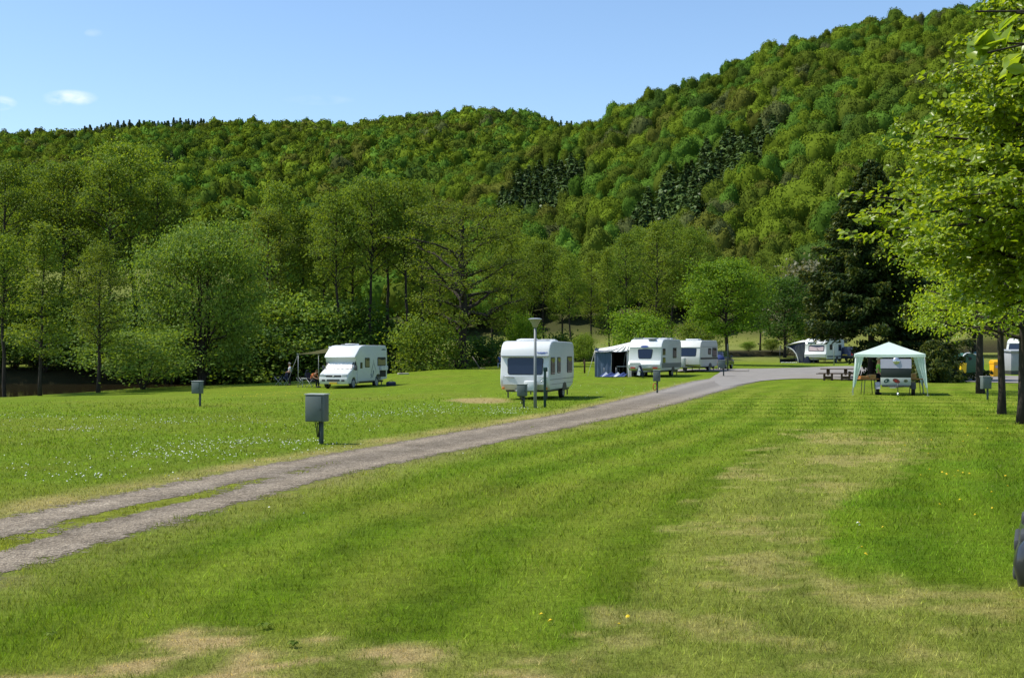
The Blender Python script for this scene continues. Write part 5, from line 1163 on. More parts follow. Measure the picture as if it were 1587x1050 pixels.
b = Buf(); b.tube([(-3.88, .3, -.05), (-3.88, .3, 1.80)], .03, 6); b.tube([(-3.88, 4.6, -.05), (-3.88, 4.6, 1.80)], .03, 6); b.build('poles', M['dkgrey'], a4)
b = Buf(); b.add([(-3.88, .3, 0), (-3.88, 4.6, 0), (-3.88, 4.6, .45), (-3.88, .3, .45)], [[0, 1, 2, 3]]); b.add([(-3.88, 4.6, 0), (-1.15, 4.6, 0), (-1.15, 4.6, .45), (-3.88, 4.6, .45)], [[0, 1, 2, 3]]); b.add([(-3.1, 4.6, .45), (-2.3, 4.6, .45), (-2.3, 4.6, 1.9), (-3.1, 4.6, 1.8)], [[0, 1, 2, 3]]); b.build('rear_wall', M['navy'], a4)
b = Buf()
for i in range(9): x = -3.6 + i * .2; b.box((x, .1, .06 + .02 * (i % 2)), (.10, .9, .04), (0, .1 * (i % 3), .5))
b.build('striped_mat', M['whiteshirt'], a4)

# cars
def car(name, label, loc, rz, paint_, L=4.2, W=1.74, H=1.46, group=None, estate=True):
    o = thing(name, label, 'car', loc, R(rz), group); hw = W / 2
    lo = [(-.02, .30), (-.06, .48), (-.02, .62), (.05, .70), (.35, .80), (1.0, .92), (1.3, .95), (L - .15, .98), (L - .03, .85), (L + .02, .55), (L - .05, .30)]
    body_profile('body', lo, hw, paint_, o, .07)
    hi = [(1.12, .93), (1.75, H - .06), (2.1, H), (L - 1.0, H - .02), (L - .35, H - .12), (L - .08, .96)] if estate else [(1.12, .93), (1.8, H - .05), (2.2, H), (L - 1.4, H - .06), (L - .7, 1.0)]
    b = Buf(); P = [(y, z) for y, z in hi]; n = len(P); V = []
    for s in (-1, 1):
        for (y, z) in P: V.append((s * (hw - .05 - (z - .93) * .30), y, z))
    b.add(V, [list(range(n))[::-1], list(range(n, 2 * n))] + [[i, i + 1, n + i + 1, n + i] for i in range(n - 1)], 0, False); b.build('cabin', M[paint_], o, 40)
    for s in (-1, 1):
        b = Buf(); V2 = []
        for (y, z) in ((1.42, .99), (1.95, H - .10), (L - .95, H - .12), (L - .5, 1.02)): V2.append((s * (hw - .05 - (z - .93) * .30 + .006), y, z))
        b.add(V2, [[0, 1, 2, 3]]); b.build('side_window', M['glass'], o)
        b = Buf(); b.box((s * (hw - .28), .09, .67), (.30, .20, .11), bev=.03); b.build('headlight', M['headlight' if paint_ != 'cargrey' else 'dkgrey'], o, 40)
        b = Buf(); b.box((s * (hw - .13), L - .0, .80), (.2, .10, .26), bev=.03); b.build('tail_light', M['redlens'], o, 40)
        b = Buf(); b.box((s * (hw + .08), 1.45, 1.0), (.16, .10, .14), bev=.03); b.build('door_mirror', M[paint_], o, 40)
        for y in (.78, L - .82): wheel(o, (s * (hw - .10), y, .30), .30, .19)
    for p0, p1, nm in ((hi[0], hi[1], 'windscreen'), (hi[-1], hi[-2], 'rear_window')):
        b = Buf(); V = []
        for q in (.10, .92):
            y = p0[0] + (p1[0] - p0[0]) * q; z = p0[1] + (p1[1] - p0[1]) * q; yy = y + (-.012 if nm == 'windscreen' else .012); w = hw - .14 - (z - .93) * .30; V += [(-w, yy, z + .008), (w, yy, z + .008)]
        b.add(V, [[0, 1, 3, 2]]); b.build(nm, M['glass'], o)
    b = Buf(); b.box((0, -.02, .37), (W * .74, .09, .10), bev=.03); b.box((0, -.03, .56), (.7, .06, .10), bev=.02); b.build('grille', M['dkgrey'], o, 40)
    b = Buf(); b.box((0, L + .02, .70), (.5, .02, .11)); b.build('number_plate', M['yplate'], o)
    return o
car('parked_car', 'dark blue car tail-on beside the rear of the third caravan', at(1122, 104), 158, 'carblue', 3.9)
tr_ = thing('covered_bicycle', 'red and blue covered bicycle standing behind the third caravan', 'bicycle', at(1115, 98.5), R(10))
for y in (-.5, .5):
    b = Buf(); V = []; a = np.arange(16) * 2 * math.pi / 16; b.tube([(0, y + .33 * math.cos(q), .33 + .33 * math.sin(q)) for q in list(a) + [a[0]]], .022, 5); b.build('wheel', M['black'], tr_)
b = Buf(); b.tube([(0, -.5, .33), (0, -.30, .95), (0, .2, .8), (0, .5, .33)], .02, 6); b.tube([(0, -.28, .9), (0, .1, .3), (0, .2, .8)], .018, 6); b.build('frame', M['redlens'], tr_)
b = Buf(); b.lathe([(.70, .42), (.95, .40), (1.18, .26), (1.25, .05)], 'Z', (0, 0, 0), 12); b.build('cover', M['windblue'], tr_)
b = Buf(); b.box((-.02, -.05, .70), (.5, .8, .20), bev=.06); b.build('red_bag', M['redlens'], tr_)
car('towing_car', 'dark car between the far caravan and the gazebo, mostly behind the spruce', at(1326, 134), 150, 'carblue', 4.4, 1.78, 1.6)
car('parked_car', 'slate blue car parked beyond the green recycling container', at(1500, 118), 95, 'carsilver', 4.3)
cp_ = pt(1584, 840, 10.6); car('parked_car', 'dark grey car at the right edge, only its bumper corner in view', (cp_[0], cp_[1], gz1(cp_[0], cp_[1])), -113, 'cargrey', 4.2)

# ------------------------------------------------------------------ posts, cabinets, lamp
def cabinet(label, px, d, w, h, top, dp=.24, rz=0, off=0, post='darkpost', pr=.045, cable=True):
    o = thing('power_cabinet', label, 'power cabinet', at(px, d), R(rz), 'power cabinets on posts along the track'); z0 = top - h
    b = Buf(); b.box((off, -.02, z0 + h / 2), (w, dp, h), bev=.012); bx = b.build('box', M['boxgrey'], o, 40)
    b = Buf(); b.box((off - .02, -dp / 2 - .035, z0 + h / 2 - .01), (w - .06, .03, h - .06), bev=.008); dr = b.build('door', M['boxgrey'], bx, 40)
    b = Buf(); b.box((off + w / 2 - .07, -dp / 2 - .055, z0 + h * .45), (.02, .02, .05)); b.build('handle', M['dkgrey'], dr)
    b = Buf(); b.prism((off, 0, top), X_, Y_, Z_, [(-w / 2 - .015, -dp / 2 - .05), (w / 2 + .015, -dp / 2 - .05), (w / 2 + .015, dp / 2), (-w / 2 - .015, dp / 2)], .0, .022); b.build('lid', M['boxlid'], o)
    b = Buf(); b.tube([(0, .03, -.2), (0, .03, z0 + .05)], pr, 8); b.build('post', M[post], o)
    if cable:
        b = Buf()
        for k in (-.07, -.045, -.02): b.tube([(k * 2.0, -.02, z0 + .02), (k * 1.4, -.03, z0 - .15), (k, -.025, .3 * z0)], .012, 5)
        b.build('cables', M['black'], o)
    return o
cabinet('large grey-green power cabinet on a dark post left of the track', 497, 28.6, .46, .62, 1.14, .30, -14, -.08, pr=.062)
cabinet('small power cabinet on a post far left, before the willow', 309.5, 47.8, .37, .47, .96, .26, -12, -.08, cable=False)
cabinet('power cabinet in front of the nearest caravan, left of the lamp post', 811.5, 46.4, .36, .44, .86, .24, -10, -.05)
cabinet('slim power cabinet with a red hose on its post, below the second caravan', 1018.5, 61, .34, .54, 1.13, .24, -12, -.02, cable=False)
cabinet('power cabinet beside the rear of the third caravan', 1121.5, 85.5, .50, .56, 1.10, .26, -6, -.16, cable=False)
cabinet('grey-green power cabinet under the lime trees on the right', 1531, 53, .40, .52, .98, .24, 6, -.10, cable=False)
ho = thing('garden_hose', 'red coiled hose hanging on the post below the second caravan', 'hose', at(1015.5, 60.9)); b = Buf()
for k in range(3): b.tube([(-.03 + .09 * math.cos(q), -.08 - .02 * k, .33 + .17 * math.sin(q)) for q in np.linspace(0, 6.28, 14)], .016, 5)
b.build('coil', M['redhose'], ho); b = Buf(); b.box((-.02, -.07, .50), (.06, .12, .04)); b.build('hook', M['dkgrey'], ho)
lp = thing('street_lamp', 'tall grey lamp post with a wide bowl head before the nearest caravan', 'street lamp', at(829.5, 45.8))
b = Buf(); b.tube([(0, 0, -.2), (0, 0, 1.0), (0, 0, 3.0)], [.066, .058, .045], 12); b.build('post', M['postgrey'], lp)
b = Buf(); b.lathe([(2.98, .06), (3.03, .10), (3.10, .12), (3.27, .225), (3.275, .23)], 'Z', (0, 0, 0), 24); b.build('bowl', M['lamp'], lp, 40)
b = Buf(); b.lathe([(3.275, .25), (3.295, .255), (3.325, .18), (3.335, .05)], 'Z', (0, 0, 0), 24); b.build('cap', M['galv'], lp, 40)
wp = thing('water_post', 'dark green standpipe post just right of the lamp post', 'standpipe', at(844.5, 46.2))
b = Buf(); b.box((0, 0, .70), (.10, .10, 1.60), bev=.012); b.box((.02, 0, 1.42), (.16, .13, .16), bev=.02); b.build('post', M['greenpost'], wp, 40)
b = Buf(); b.tube([(-.05, -.03, .98), (-.13, -.03, .98), (-.13, -.03, .93)], .018, 6); b.build('tap', M['chrome'], wp)
def post(name, label, px, d, h, r, mat, cat='post'):
    o = thing(name, label, cat, at(px, d)); b = Buf(); b.tube([(0, 0, -.2), (0, 0, h - .03), (0, 0, h)], [r, r, r * .8], 10); b.build('shaft', M[mat], o); b = Buf(); b.lathe([(h - .01, r * 1.06), (h + .02, r * 1.06), (h + .04, r * .4)], 'Z', (0, 0, 0), 10); b.build('cap', M[mat], o); return o
post('wooden_post', 'short dark post between the nearest caravan and the blue awning', 906, 95, .98, .07, 'wood')
post('metal_post', 'slim grey post on the verge in front of the far caravan', 1292.5, 116, 1.75, .05, 'galv')
post('signpost', 'thin dark post beside the rear of the third caravan', 1128, 96, 2.1, .05, 'darkpost')
bo = thing('fallen_branch', 'pale bare pole leaning out of the shade by the thick-trunked tree', 'pole', at(744, 113)); b = Buf(); b.tube([(0, 0, -.04), (-.35, .1, .55), (-.72, .2, 1.1)], [.05, .045, .03], 6); b.build('stem', M['woodpole'], bo); b = Buf(); b.tube([(0, -.02, .04), (.5, -.1, .03)], [.05, .03], 6); b.build('stub', M['woodpole'], bo)
st_ = thing('flat_stone', 'pale flat stone on the grass right of the motorhome', 'stone', at(625, 100)); b = Buf(); b.box((0, 0, .03), (.9, .5, .16), (0, 0, .3), bev=.05); b.build('slab', M['stone'], st_, 40)
gt = thing('equipment_bag', 'dark bag lying on the grass behind the motorhome', 'bag', at(606, 79.5)); b = Buf(); b.box((0, 0, .14), (.62, .42, .30), bev=.10); b.build('bag', M['navy'], gt, 40); b = Buf(); b.tube([(-.16, 0, .27), (-.08, 0, .36), (.08, 0, .36), (.16, 0, .27)], .014, 5); b.build('handle', M['black'], gt)

# ------------------------------------------------------------------ gazebo, trailer, tables
GL = at(1377.5, 59.3); gzb = thing('gazebo', 'mint green pavilion tent with gathered corner curtains in the sun', 'gazebo', GL, R(-15))
E, ZE, ZA = 1.58, 1.93, 2.50
V = [(0, 0, ZA)]; b = Buf(); nE = 12
ring = []
for (x0, y0), (x1, y1) in (((-E, -E), (E, -E)), ((E, -E), (E, E)), ((E, E), (-E, E)), ((-E, E), (-E, -E))):
    for i in range(nE): f = i / nE; ring.append((x0 + (x1 - x0) * f, y0 + (y1 - y0) * f, ZE - .025 * math.sin(f * math.pi)))
mid = [(x * .5, y * .5, (z + ZA) / 2 - .03) for x, y, z in ring]; nr = len(ring)
b.add([(0, 0, ZA)] + mid + ring, [[0, 1 + i, 1 + (i + 1) % nr] for i in range(nr)] + [[1 + i, 1 + nr + i, 1 + nr + (i + 1) % nr, 1 + (i + 1) % nr] for i in range(nr)]); b.build('roof', M['mint'], gzb)
b = Buf(); lowr = [(x * 1.005, y * 1.005, z - .13) for x, y, z in ring]; b.add(ring + lowr, [[i, nr + i, nr + (i + 1) % nr, (i + 1) % nr] for i in range(nr)]); b.build('valance', M['mint'], gzb)
LEG = {}
for sx in (-1, 1):
    for sy in (-1, 1):
        e = 1.52; p1 = (sx * (e + .16), sy * (e + .05), gz1(GL[0] + sx * 1.6, GL[1] + sy * 1.6) - GL[2] - .05); b = Buf(); b.tube([(sx * e, sy * e, ZE), p1], .02, 8); b.build('leg', M['offwhite'], gzb)
        b = Buf(); b.box((p1[0], p1[1], p1[2] + .055), (.14, .14, .012)); b.build('foot_plate', M['galv'], gzb)
        for ax in (0, 1):
            b = Buf(); nz, nf = 8, 9; V = []
            for i in range(nz):
                f = i / (nz - 1); z = ZE - .08 - (ZE - .45) * f; wdt = .32 * (1 - f * .85) + .03; dp = .16 * f
                for j in range(nf):
                    g = j / (nf - 1); wob = .03 * math.sin(g * 15 + sx) * (1 - .4 * f); c = (e + dp * .9 - g * wdt); o2 = e + wob + dp * .3
                    V.append((sx * c, sy * o2, z) if ax == 0 else (sx * (o2 + dp * .5), sy * c, z))
            b.add(V, [[i * nf + j, i * nf + j + 1, (i + 1) * nf + j + 1, (i + 1) * nf + j] for i in range(nz - 1) for j in range(nf - 1)], 0, True); b.build('curtain', M['mintshade' if sy < 0 and ax == 1 else 'mint'], gzb)  # side-facing front curtains take a darker mint, shade put into the cloth colour
        b = Buf(); b.tube([(sx * e, sy * e, ZE - .02), (0, 0, ZA - .03)], .012, 6); b.build('roof_pole', M['offwhite'], gzb)
TL = at(1388.5, 57.6); tl = thing('box_trailer', 'white box trailer with its grey lid raised, standing under the mint gazebo', 'trailer', TL, R(-15))
b = Buf(); b.box((0, .62, .66), (1.34, 1.24, .36), bev=.02); b.build('box', M['boxpale'], tl, 40)
b = Buf(); b.box((0, .03, 1.055), (1.34, .05, .42), bev=.008); b.build('raised_front', M['panelblack'], tl, 40)
b = Buf(); b.prism((0, 0.03, 1.268), X_, (0, .10, .995), (0, -.995, .10), rrect(-.69, .69, 0, .44, .02), -.03, .03, 0); ld = b.build('lid', M['lavender'], tl, 40)
b = Buf(); b.lathe([(0, .16), (.02, .16), (.06, .10), (.07, .02)], 'Z', (0, 0, 0), 14); o_ = b.build('vent', M['chrome'], ld, 40); o_.location = (.02, .04, 1.62); o_.rotation_euler = (R(84), 0, 0)
for (x, m, a_, w1, w2) in ((-.42, 'oval1', .5, .13, .085), (0.02, 'oval2', -.4, .17, .095), (.44, 'oval3', 0, .095, .07)):
    b = Buf(); b.prism((0, 0, 0), X_, Z_, (0, -1, 0), ellipse(x, .69, w1, w2, 20, a_), -.03, .008); em = b.build('emblem', M[m], tl)
    b = Buf(); b.prism((0, 0, 0), X_, Z_, (0, -1, 0), ellipse(x - .02, .68, w1 * .3, w2 * .4, 12, a_), -.0, .012); b.build('emblem_centre', M['boxpale' if m == 'oval1' else 'redlens' if m == 'oval2' else 'oval1'], em)
b = Buf(); b.box((0, .62, .44), (1.2, 1.3, .08)); b.tube([(0, .1, .42), (0, -.75, .42)], .035, 6); b.tube([(-.4, .1, .42), (0, -.6, .42)], .025, 6); b.tube([(.4, .1, .42), (0, -.6, .42)], .025, 6); b.build('chassis', M['dkgrey'], tl)
b = Buf(); b.tube([(.06, -.62, .13), (.06, -.62, .60)], .022, 6); b.build('jockey_post', M['dkgrey'], tl)
b = Buf(); b.lathe([(.02, .10), (.10, .10)], 'X', (0, -.62, .08), 14); b.build('jockey_wheel', M['chrome'], tl)
b = Buf(); b.box((-.13, -.02, .40), (.30, .02, .10)); b.build('number_plate', M['whiteshirt'], tl)
for s in (-1, 1):
    wheel(tl, (s * .80, .66, .28), .28, .16); b = Buf(); b.prism((0, .66, .30), Y_, Z_, X_, [(-.40, 0), (-.36, .2), (-.2, .32), (.2, .32), (.36, .2), (.40, 0), (.34, 0), (.3, .16), (.16, .27), (-.16, .27), (-.3, .16), (-.34, 0)], s * .80 - .11, s * .80 + .11); b.build('mudguard', M['lavender' if s < 0 else 'dkgrey'], tl)
def beer_table(label, px, d, L_, rz):
    o = thing('trestle_table', label, 'table', at(px, d), R(rz), 'beech trestle tables under the gazebo'); b = Buf(); b.box((0, 0, .74), (L_, .5, .04), bev=.008); b.build('top', M['orangewood'], o, 40)
    for sx in (-1, 1):
        for sy in (-1, 1): b = Buf(); b.tube([(sx * (L_ / 2 - .18), sy * .2, -.03), (sx * (L_ / 2 - .24), sy * .2, .73)], .018, 6); b.build('leg', M['darkpost'], o)
    return o
beer_table('beech trestle table laden with cartons in the left of the gazebo', 1345.5, 58.6, .92, 4)
beer_table('beech trestle table in the right of the gazebo behind the trailer', 1420, 58.9, .9, 0)
def carton(name, label, px, d, z, s, m, rz=0):
    x, y, zz = at(px, d); o = thing(name, label, 'box', (x, y, gz1(*at(1345.5, 58.6)[:2]) + z), R(rz)); b = Buf(); b.box((0, 0, s[2] / 2), s, bev=.008); b.build('carton', M[m], o, 40); b = Buf(); b.box((0, -s[1] / 2 - .003, s[2] * .55), (s[0] * .5, .006, s[2] * .3)); b.build('panel', M['orangewood' if m == 'cardboard' else 'cardboard'], o); return o
carton('shallow_tray', 'flat orange tray at the left end of the laden trestle table', 1338.5, 58.55, .763, (.38, .36, .11), 'orangewood', 5)
carton('carton', 'brown carton stacked high in the middle of the laden trestle table', 1352, 58.5, .763, (.30, .26, .19), 'cardboard', -8)
carton('small_carton', 'small carton at the back of the laden trestle table', 1347.5, 58.75, .763, (.2, .18, .16), 'cardboard', 12)
carton('wooden_crate', 'brown crate on the right-hand trestle table', 1415, 58.8, .763, (.24, .28, .24), 'cardboard', 0)
pt_ = thing('picnic_table', 'brown timber picnic table with two benches at the road edge left of the gazebo', 'picnic table', at(1297, 80.5), R(-15))
b = Buf()
for k in range(4): b.box((0, -.27 + .18 * k, .74), (2.1, .165, .045))
b.build('table_top', M['wood'], pt_)
for s in (-1, 1):
    b = Buf(); b.box((0.0 if s > 0 else -.12, s * .72, .44), (2.35, .26, .05)); b.build('bench', M['wood'], pt_)
    b = Buf(); b.box((s * .55, 0, .58), (.22, .12, .30)); b.box((s * .55, 0, .40), (.14, 1.5, .10)); b.box((s * .55 - .0, -.66, .19), (.60, .10, .18)); b.build('trestle', M['wood'], pt_)
    for s2 in (-1, 1):
        for s3 in (-1, 1): b = Buf(); b.box((s * .55 + s3 * .24, s2 * .66, .16), (.13, .13, .46)); b.build('leg', M['wood'], pt_)

# ------------------------------------------------------------------ recycling corner
def igloo(label, px, d, w, h, mat, rz=0):
    o = thing('recycling_container', label, 'recycling container', at(px, d), R(rz), None); arch = [(-w / 2, .06), (w / 2, .06), (w / 2, h * .55), (w * .46, h * .78), (w * .34, h * .93), (w * .14, h), (-w * .14, h), (-w * .34, h * .93), (-w * .46, h * .78), (-w / 2, h * .55)]
    b = Buf(); b.prism((0, 0, 0), X_, Z_, (0, -1, 0), arch, -w * .45, w * .45, 0, .06); b.build('shell', M[mat], o, 40)
    b = Buf(); b.prism((0, -w * .452, 0), X_, Z_, (0, -1, 0), [(x * 1.03, .06 + (z - .06) * 1.03) for x, z in arch] + [], -.08, .0); 
    b2 = Buf(); pts = [(x * 1.0, -w * .46, z) for x, z in arch[2:]]; b2.tube([(w / 2, -w * .46, .08)] + pts + [(-w / 2, -w * .46, .08)], .05, 6); b2.build('rim', M['offwhite' if mat == 'greenbin' else mat], o)
    b = Buf(); b.lathe([(0, .13), (.04, .13), (.05, .1)], 'Z', (0, 0, 0), 14); q_ = b.build('hatch', M['black'], o, 40); q_.location = (0, -w * .46, h * .74); q_.rotation_euler = (R(90), 0, 0)
    b = Buf(); b.box((-.4 * w, 0, .03), (.1, w * .8, .1)); b.box((.4 * w, 0, .03), (.1, w * .8, .1)); b.build('skids', M['dkgrey'], o); return o
igloo('dark green arched recycling container behind the yellow wheelie bin', 1496, 97, 1.45, 1.62, 'greenbin', 12)
igloo('blue arched recycling container tucked behind the green one', 1506, 99.5, 1.3, 1.58, 'bluebin', 12)
def wheelie(label, px, d, mat, h=1.04, w=.54, rz=0, dome=False):
    o = thing('wheelie_bin', label, 'wheelie bin', at(px, d), R(rz), None); b = Buf(); P = [(-.24, .06), (.24, .06), (.29, h - .12), (-.30, h - .12)]
    b.prism((0, 0, 0), Y_, Z_, X_, P, -w / 2, w / 2, 0, .03); b.build('body', M[mat], o, 40)
    b = Buf(); tp = [(-.33, h - .12), (.33, h - .12), (.30, h - .04), (.0, h), (-.30, h - .05)] if not dome else [(-.34, h - .12), (.34, h - .12), (.33, h + .05), (.16, h + .2), (-.16, h + .2), (-.33, h + .05)]
    b.prism((0, 0, 0), Y_, Z_, X_, tp, -w / 2 - .02, w / 2 + .02, 0, .03); b.build('lid', M[mat], o, 40)
    for s in (-1, 1): wheel(o, (s * w * .42, .24, .10), .10, .05)
    return o
wheelie('yellow wheelie bin in front of the green arched container', 1490, 93.5, 'yellowbin', 1.0, .5, 18)
w2 = wheelie('deep yellow domed bin with a red label, between the two lime trunks', 1541, 92, 'yellowbin2', 1.08, .46, 10, True)
b = Buf(); b.prism((0, -.285, 0), X_, Z_, (0, -1, 0), ellipse(.0, .78, .12, .11), -.05, .03); b.build('label_disc', M['pinkcurtain'], w2)
sh = thing('service_hut', 'pale flat-fronted hut with a dark base at the right edge behind the lime trunk', 'hut', at(1578, 96), R(4))
b = Buf(); b.box((.35, .8, 1.05), (1.9, 1.7, 1.5), bev=.02); b.build('wall', M['hall'], sh, 40); b = Buf(); b.box((.35, .8, .17), (1.86, 1.66, .36)); b.build('plinth', M['redlens' if False else 'dkgrey'], sh); b = Buf(); b.box((.35, .75, 1.86), (2.1, 1.95, .12), (.05, 0, 0), bev=.02); b.build('roof', M['grey'], sh, 40)
window(sh, (0, -.05, 0), X_, Z_, (0, -1, 0), .1, .7, 1.0, 1.5, .02)
P5 = P3; c5 = caravan('white caravan glimpsed between lime trunks at the right edge beyond the tarmac', 1572, 134, -60, 4.95, 1.08, P3, dict(seg=((.0, 1.2), (.16, 1.86)), x0=-.72, x1=.72, t0=.06, t1=.92, roof=[(.6, 2.42), (1, 2.43), (4.6, 2.44)]), [(1.2, 2.0, 1.3, 1.8), (3.2, 4.2, 1.3, 1.8)], stripes=[(.1, 4.9, .9, 1.0, 'decal')], hatches=[(0, 2, .7, .7, .1, 'offwhite', 0)])

# ------------------------------------------------------------------ people and camp chairs
def skin_mesh(name, joints, bones, mat, parent, extra=None, sub=1):
    ids = list(joints); me = bpy.data.meshes.new('tmp'); me.from_pydata([joints[k][0] for k in ids], [(ids.index(a), ids.index(b_)) for a, b_ in bones], [])
    ob = bpy.data.objects.new('tmp', me); COL.objects.link(ob); md = ob.modifiers.new('s', 'SKIN'); md.use_smooth_shade = True
    for i, k in enumerate(ids):
        r = joints[k][1]; r = (r, r) if isinstance(r, (int, float)) else r; me.skin_vertices[0].data[i].radius = r; me.skin_vertices[0].data[i].use_root = (i == 0)
    sb = ob.modifiers.new('u', 'SUBSURF'); sb.levels = sub; sb.render_levels = sub
    dg = bpy.context.evaluated_depsgraph_get(); m2 = bpy.data.meshes.new_from_object(ob.evaluated_get(dg)); bpy.data.objects.remove(ob)
    m2.materials.clear(); m2.materials.append(M[mat]); m2.name = name; o = bpy.data.objects.new(name, m2); COL.objects.link(o); o.parent = parent; return o
def person(label, loc, rz, pose, shirt, legs, hair, H=1.74, shorts=False):
    "pose: joint positions for a 1.74 m adult facing -Y"
    o = thing('person', label, 'person', loc, rz); k = H / 1.74; o.scale = (k, k, k)
    J = dict(pelvis=((0, 0, .94), (.135, .10)), waist=((0, -.005, 1.08), (.125, .095)), chest=((0, 0, 1.28), (.150, .11)), neckb=((0, .015, 1.45), (.07, .07)), neck=((0, 0, 1.51), (.052, .055)), head=((0, -.015, 1.60), (.072, .088)), crown=((0, -.005, 1.69), (.06, .075)),
             lh=((.09, 0, .90), .085), lk=((.10, -.01, .49), .060), la=((.10, .02, .09), .040), lt=((.11, -.15, .04), .035), rh=((-.09, 0, .90), .085), rk=((-.10, -.01, .49), .060), ra=((-.10, .02, .09), .040), rt=((-.11, -.15, .04), .035),
             ls=((.185, .01, 1.40), .055), le=((.235, .02, 1.13), .042), lw=((.23, -.06, .88), .028), lhnd=((.23, -.09, .80), (.026, .035)), rs=((-.185, .01, 1.40), .055), re=((-.235, .02, 1.13), .042), rw=((-.23, -.06, .88), .028), rhnd=((-.23, -.09, .80), (.026, .035)))
    for a, p in pose.items(): J[a] = (p, J[a][1])
    spine = [('pelvis', 'waist'), ('waist', 'chest'), ('chest', 'neckb'), ('neckb', 'neck'), ('neck', 'head'), ('head', 'crown')]
    legsb = [('pelvis', 'lh'), ('lh', 'lk'), ('lk', 'la'), ('la', 'lt'), ('pelvis', 'rh'), ('rh', 'rk'), ('rk', 'ra'), ('ra', 'rt')]
    armsb = [('chest', 'ls'), ('ls', 'le'), ('le', 'lw'), ('lw', 'lhnd'), ('chest', 'rs'), ('rs', 're'), ('re', 'rw'), ('rw', 'rhnd')]
    body = skin_mesh('body', J, spine + legsb + armsb, 'skin', o)
    # fingers, nose and ears joined into the body surface's object
    bm = bmesh.new(); bm.from_mesh(body.data); fb = Buf()
    for s, w_, h_ in ((1, 'lw', 'lhnd'), (-1, 'rw', 'rhnd')):
        p = np.array(J[h_][0]); d = p - np.array(J[w_][0]); d /= np.linalg.norm(d) + 1e-9; sd = np.array([0, 1, 0]) - d * d[1]; sd /= np.linalg.norm(sd) + 1e-9
        for i, L_ in enumerate((.062, .072, .068, .052)): q0 = p + sd * (.028 - .019 * i); fb.tube([q0, q0 + d * L_ * .6 - np.array([s * .006, 0, 0]), q0 + d * L_ - np.array([s * .02, 0, 0])], [.0095, .0085, .007], 5)
        q0 = p - d * .03 - sd * .02; fb.tube([q0, q0 - sd * .035 + d * .02, q0 - sd * .04 + d * .05], [.011, .010, .008], 5)
    hp = np.array(J['head'][0]); up = np.array(J['crown'][0]) - hp; up /= np.linalg.norm(up)
    fb.tube([hp + np.array([0, -.085, .012]), hp + np.array([0, -.112, -.012])], [.010, .015], 6)
    for s in (-1, 1): fb.tube([hp + np.array([s * .072, .0, .02]), hp + np.array([s * .085, .008, -.02])], [.018, .012], 6)
    fm = fb.mesh('tmp', M['skin']); bm.from_mesh(fm); bm.to_mesh(body.data); bm.free(); bpy.data.meshes.remove(fm)
    for p in body.data.polygons: p.use_smooth = True
    b = Buf()
    for s in (-1, 1): b.box(tuple(hp + np.array([s * .03, -.088, .018])), (.018, .008, .009))
    b.build('eyes', M['black'], body); b = Buf(); b.box(tuple(hp + np.array([0, -.086, -.045])), (.05, .008, .008)); b.build('mouth', M['redlens'], body)
    def grown(ks, g, cut={}):
        out = {}
        for q_ in ks:
            r = J[q_][1]; r = (r, r) if isinstance(r, (int, float)) else r; out[q_] = (cut.get(q_, J[q_][0]), (r[0] + g, r[1] + g))
        return out
    mix = lambda a, b_, t: tuple(np.array(J[a][0]) * (1 - t) + np.array(J[b_][0]) * t)
    skin_mesh('shirt', grown(['pelvis', 'waist', 'chest', 'neckb', 'ls', 'le', 'rs', 're'], .016, {'le': mix('ls', 'le', .75), 're': mix('rs', 're', .75), 'neckb': mix('chest', 'neckb', .85), 'pelvis': mix('pelvis', 'waist', .15)}), [('pelvis', 'waist'), ('waist', 'chest'), ('chest', 'neckb'), ('chest', 'ls'), ('ls', 'le'), ('chest', 'rs'), ('rs', 're')], shirt, o)
    ks = ['pelvis', 'lh', 'lk', 'rh', 'rk'] + ([] if shorts else ['la', 'ra']); bb = [('pelvis', 'lh'), ('lh', 'lk'), ('pelvis', 'rh'), ('rh', 'rk')] + ([] if shorts else [('lk', 'la'), ('rk', 'ra')])
    skin_mesh('trousers', grown(ks, .014), bb, legs, o)
    for a_, t_ in (('la', 'lt'), ('ra', 'rt')):
        b = Buf(); p, q_ = np.array(J[a_][0]), np.array(J[t_][0]); b.tube([p + (p - q_) * .25 - np.array([0, 0, .03]), (p + q_) / 2 - np.array([0, 0, .015]), q_], [.045, .05, .038], 8); b.build('shoe', M['dkgrey'], o)
    bm = bmesh.new(); bmesh.ops.create_uvsphere(bm, u_segments=14, v_segments=9, radius=1)
    for v in bm.verts:
        c = v.co; back = max(0, c.y); v.co = Vector((c.x * .088, c.y * .105 + .012, c.z * (.088 if c.z > 0 else .06 + .03 * back) + .055 - (.0 if c.y > -.2 else -.035)))
    b = Buf(); b.bm(bm, 0, True); hh_ = b.build('hair', M[hair], o); hh_.location = tuple(hp)
    return o
gp = at(1361.5, 58.9)
person('person in a lime green shirt and dark shorts standing beside the box trailer', gp, R(78), dict(le=(.22, .05, 1.14), lw=(.20, -.10, .90), lhnd=(.20, -.15, .83), re=(-.22, .05, 1.14), rw=(-.2, -.12, .90), rhnd=(-.19, -.17, .84), lk=(.10, -.02, .49), rk=(-.10, .03, .49), ra=(-.10, .10, .09), rt=(-.11, -.06, .04)), 'lime', 'darktrousers', 'hairgrey', 1.76, True)
wpos = at(449, 86.0); person('man in a white shirt standing by the water left of the motorhome', (wpos[0], wpos[1], wpos[2]), R(-70), dict(le=(.24, -.02, 1.14), lw=(.2, -.22, 1.02), lhnd=(.18, -.29, 1.0), re=(-.24, 0, 1.13), rw=(-.2, -.2, 1.0), rhnd=(-.18, -.27, .98)), 'whiteshirt', 'darktrousers', 'hairgrey', 1.58)
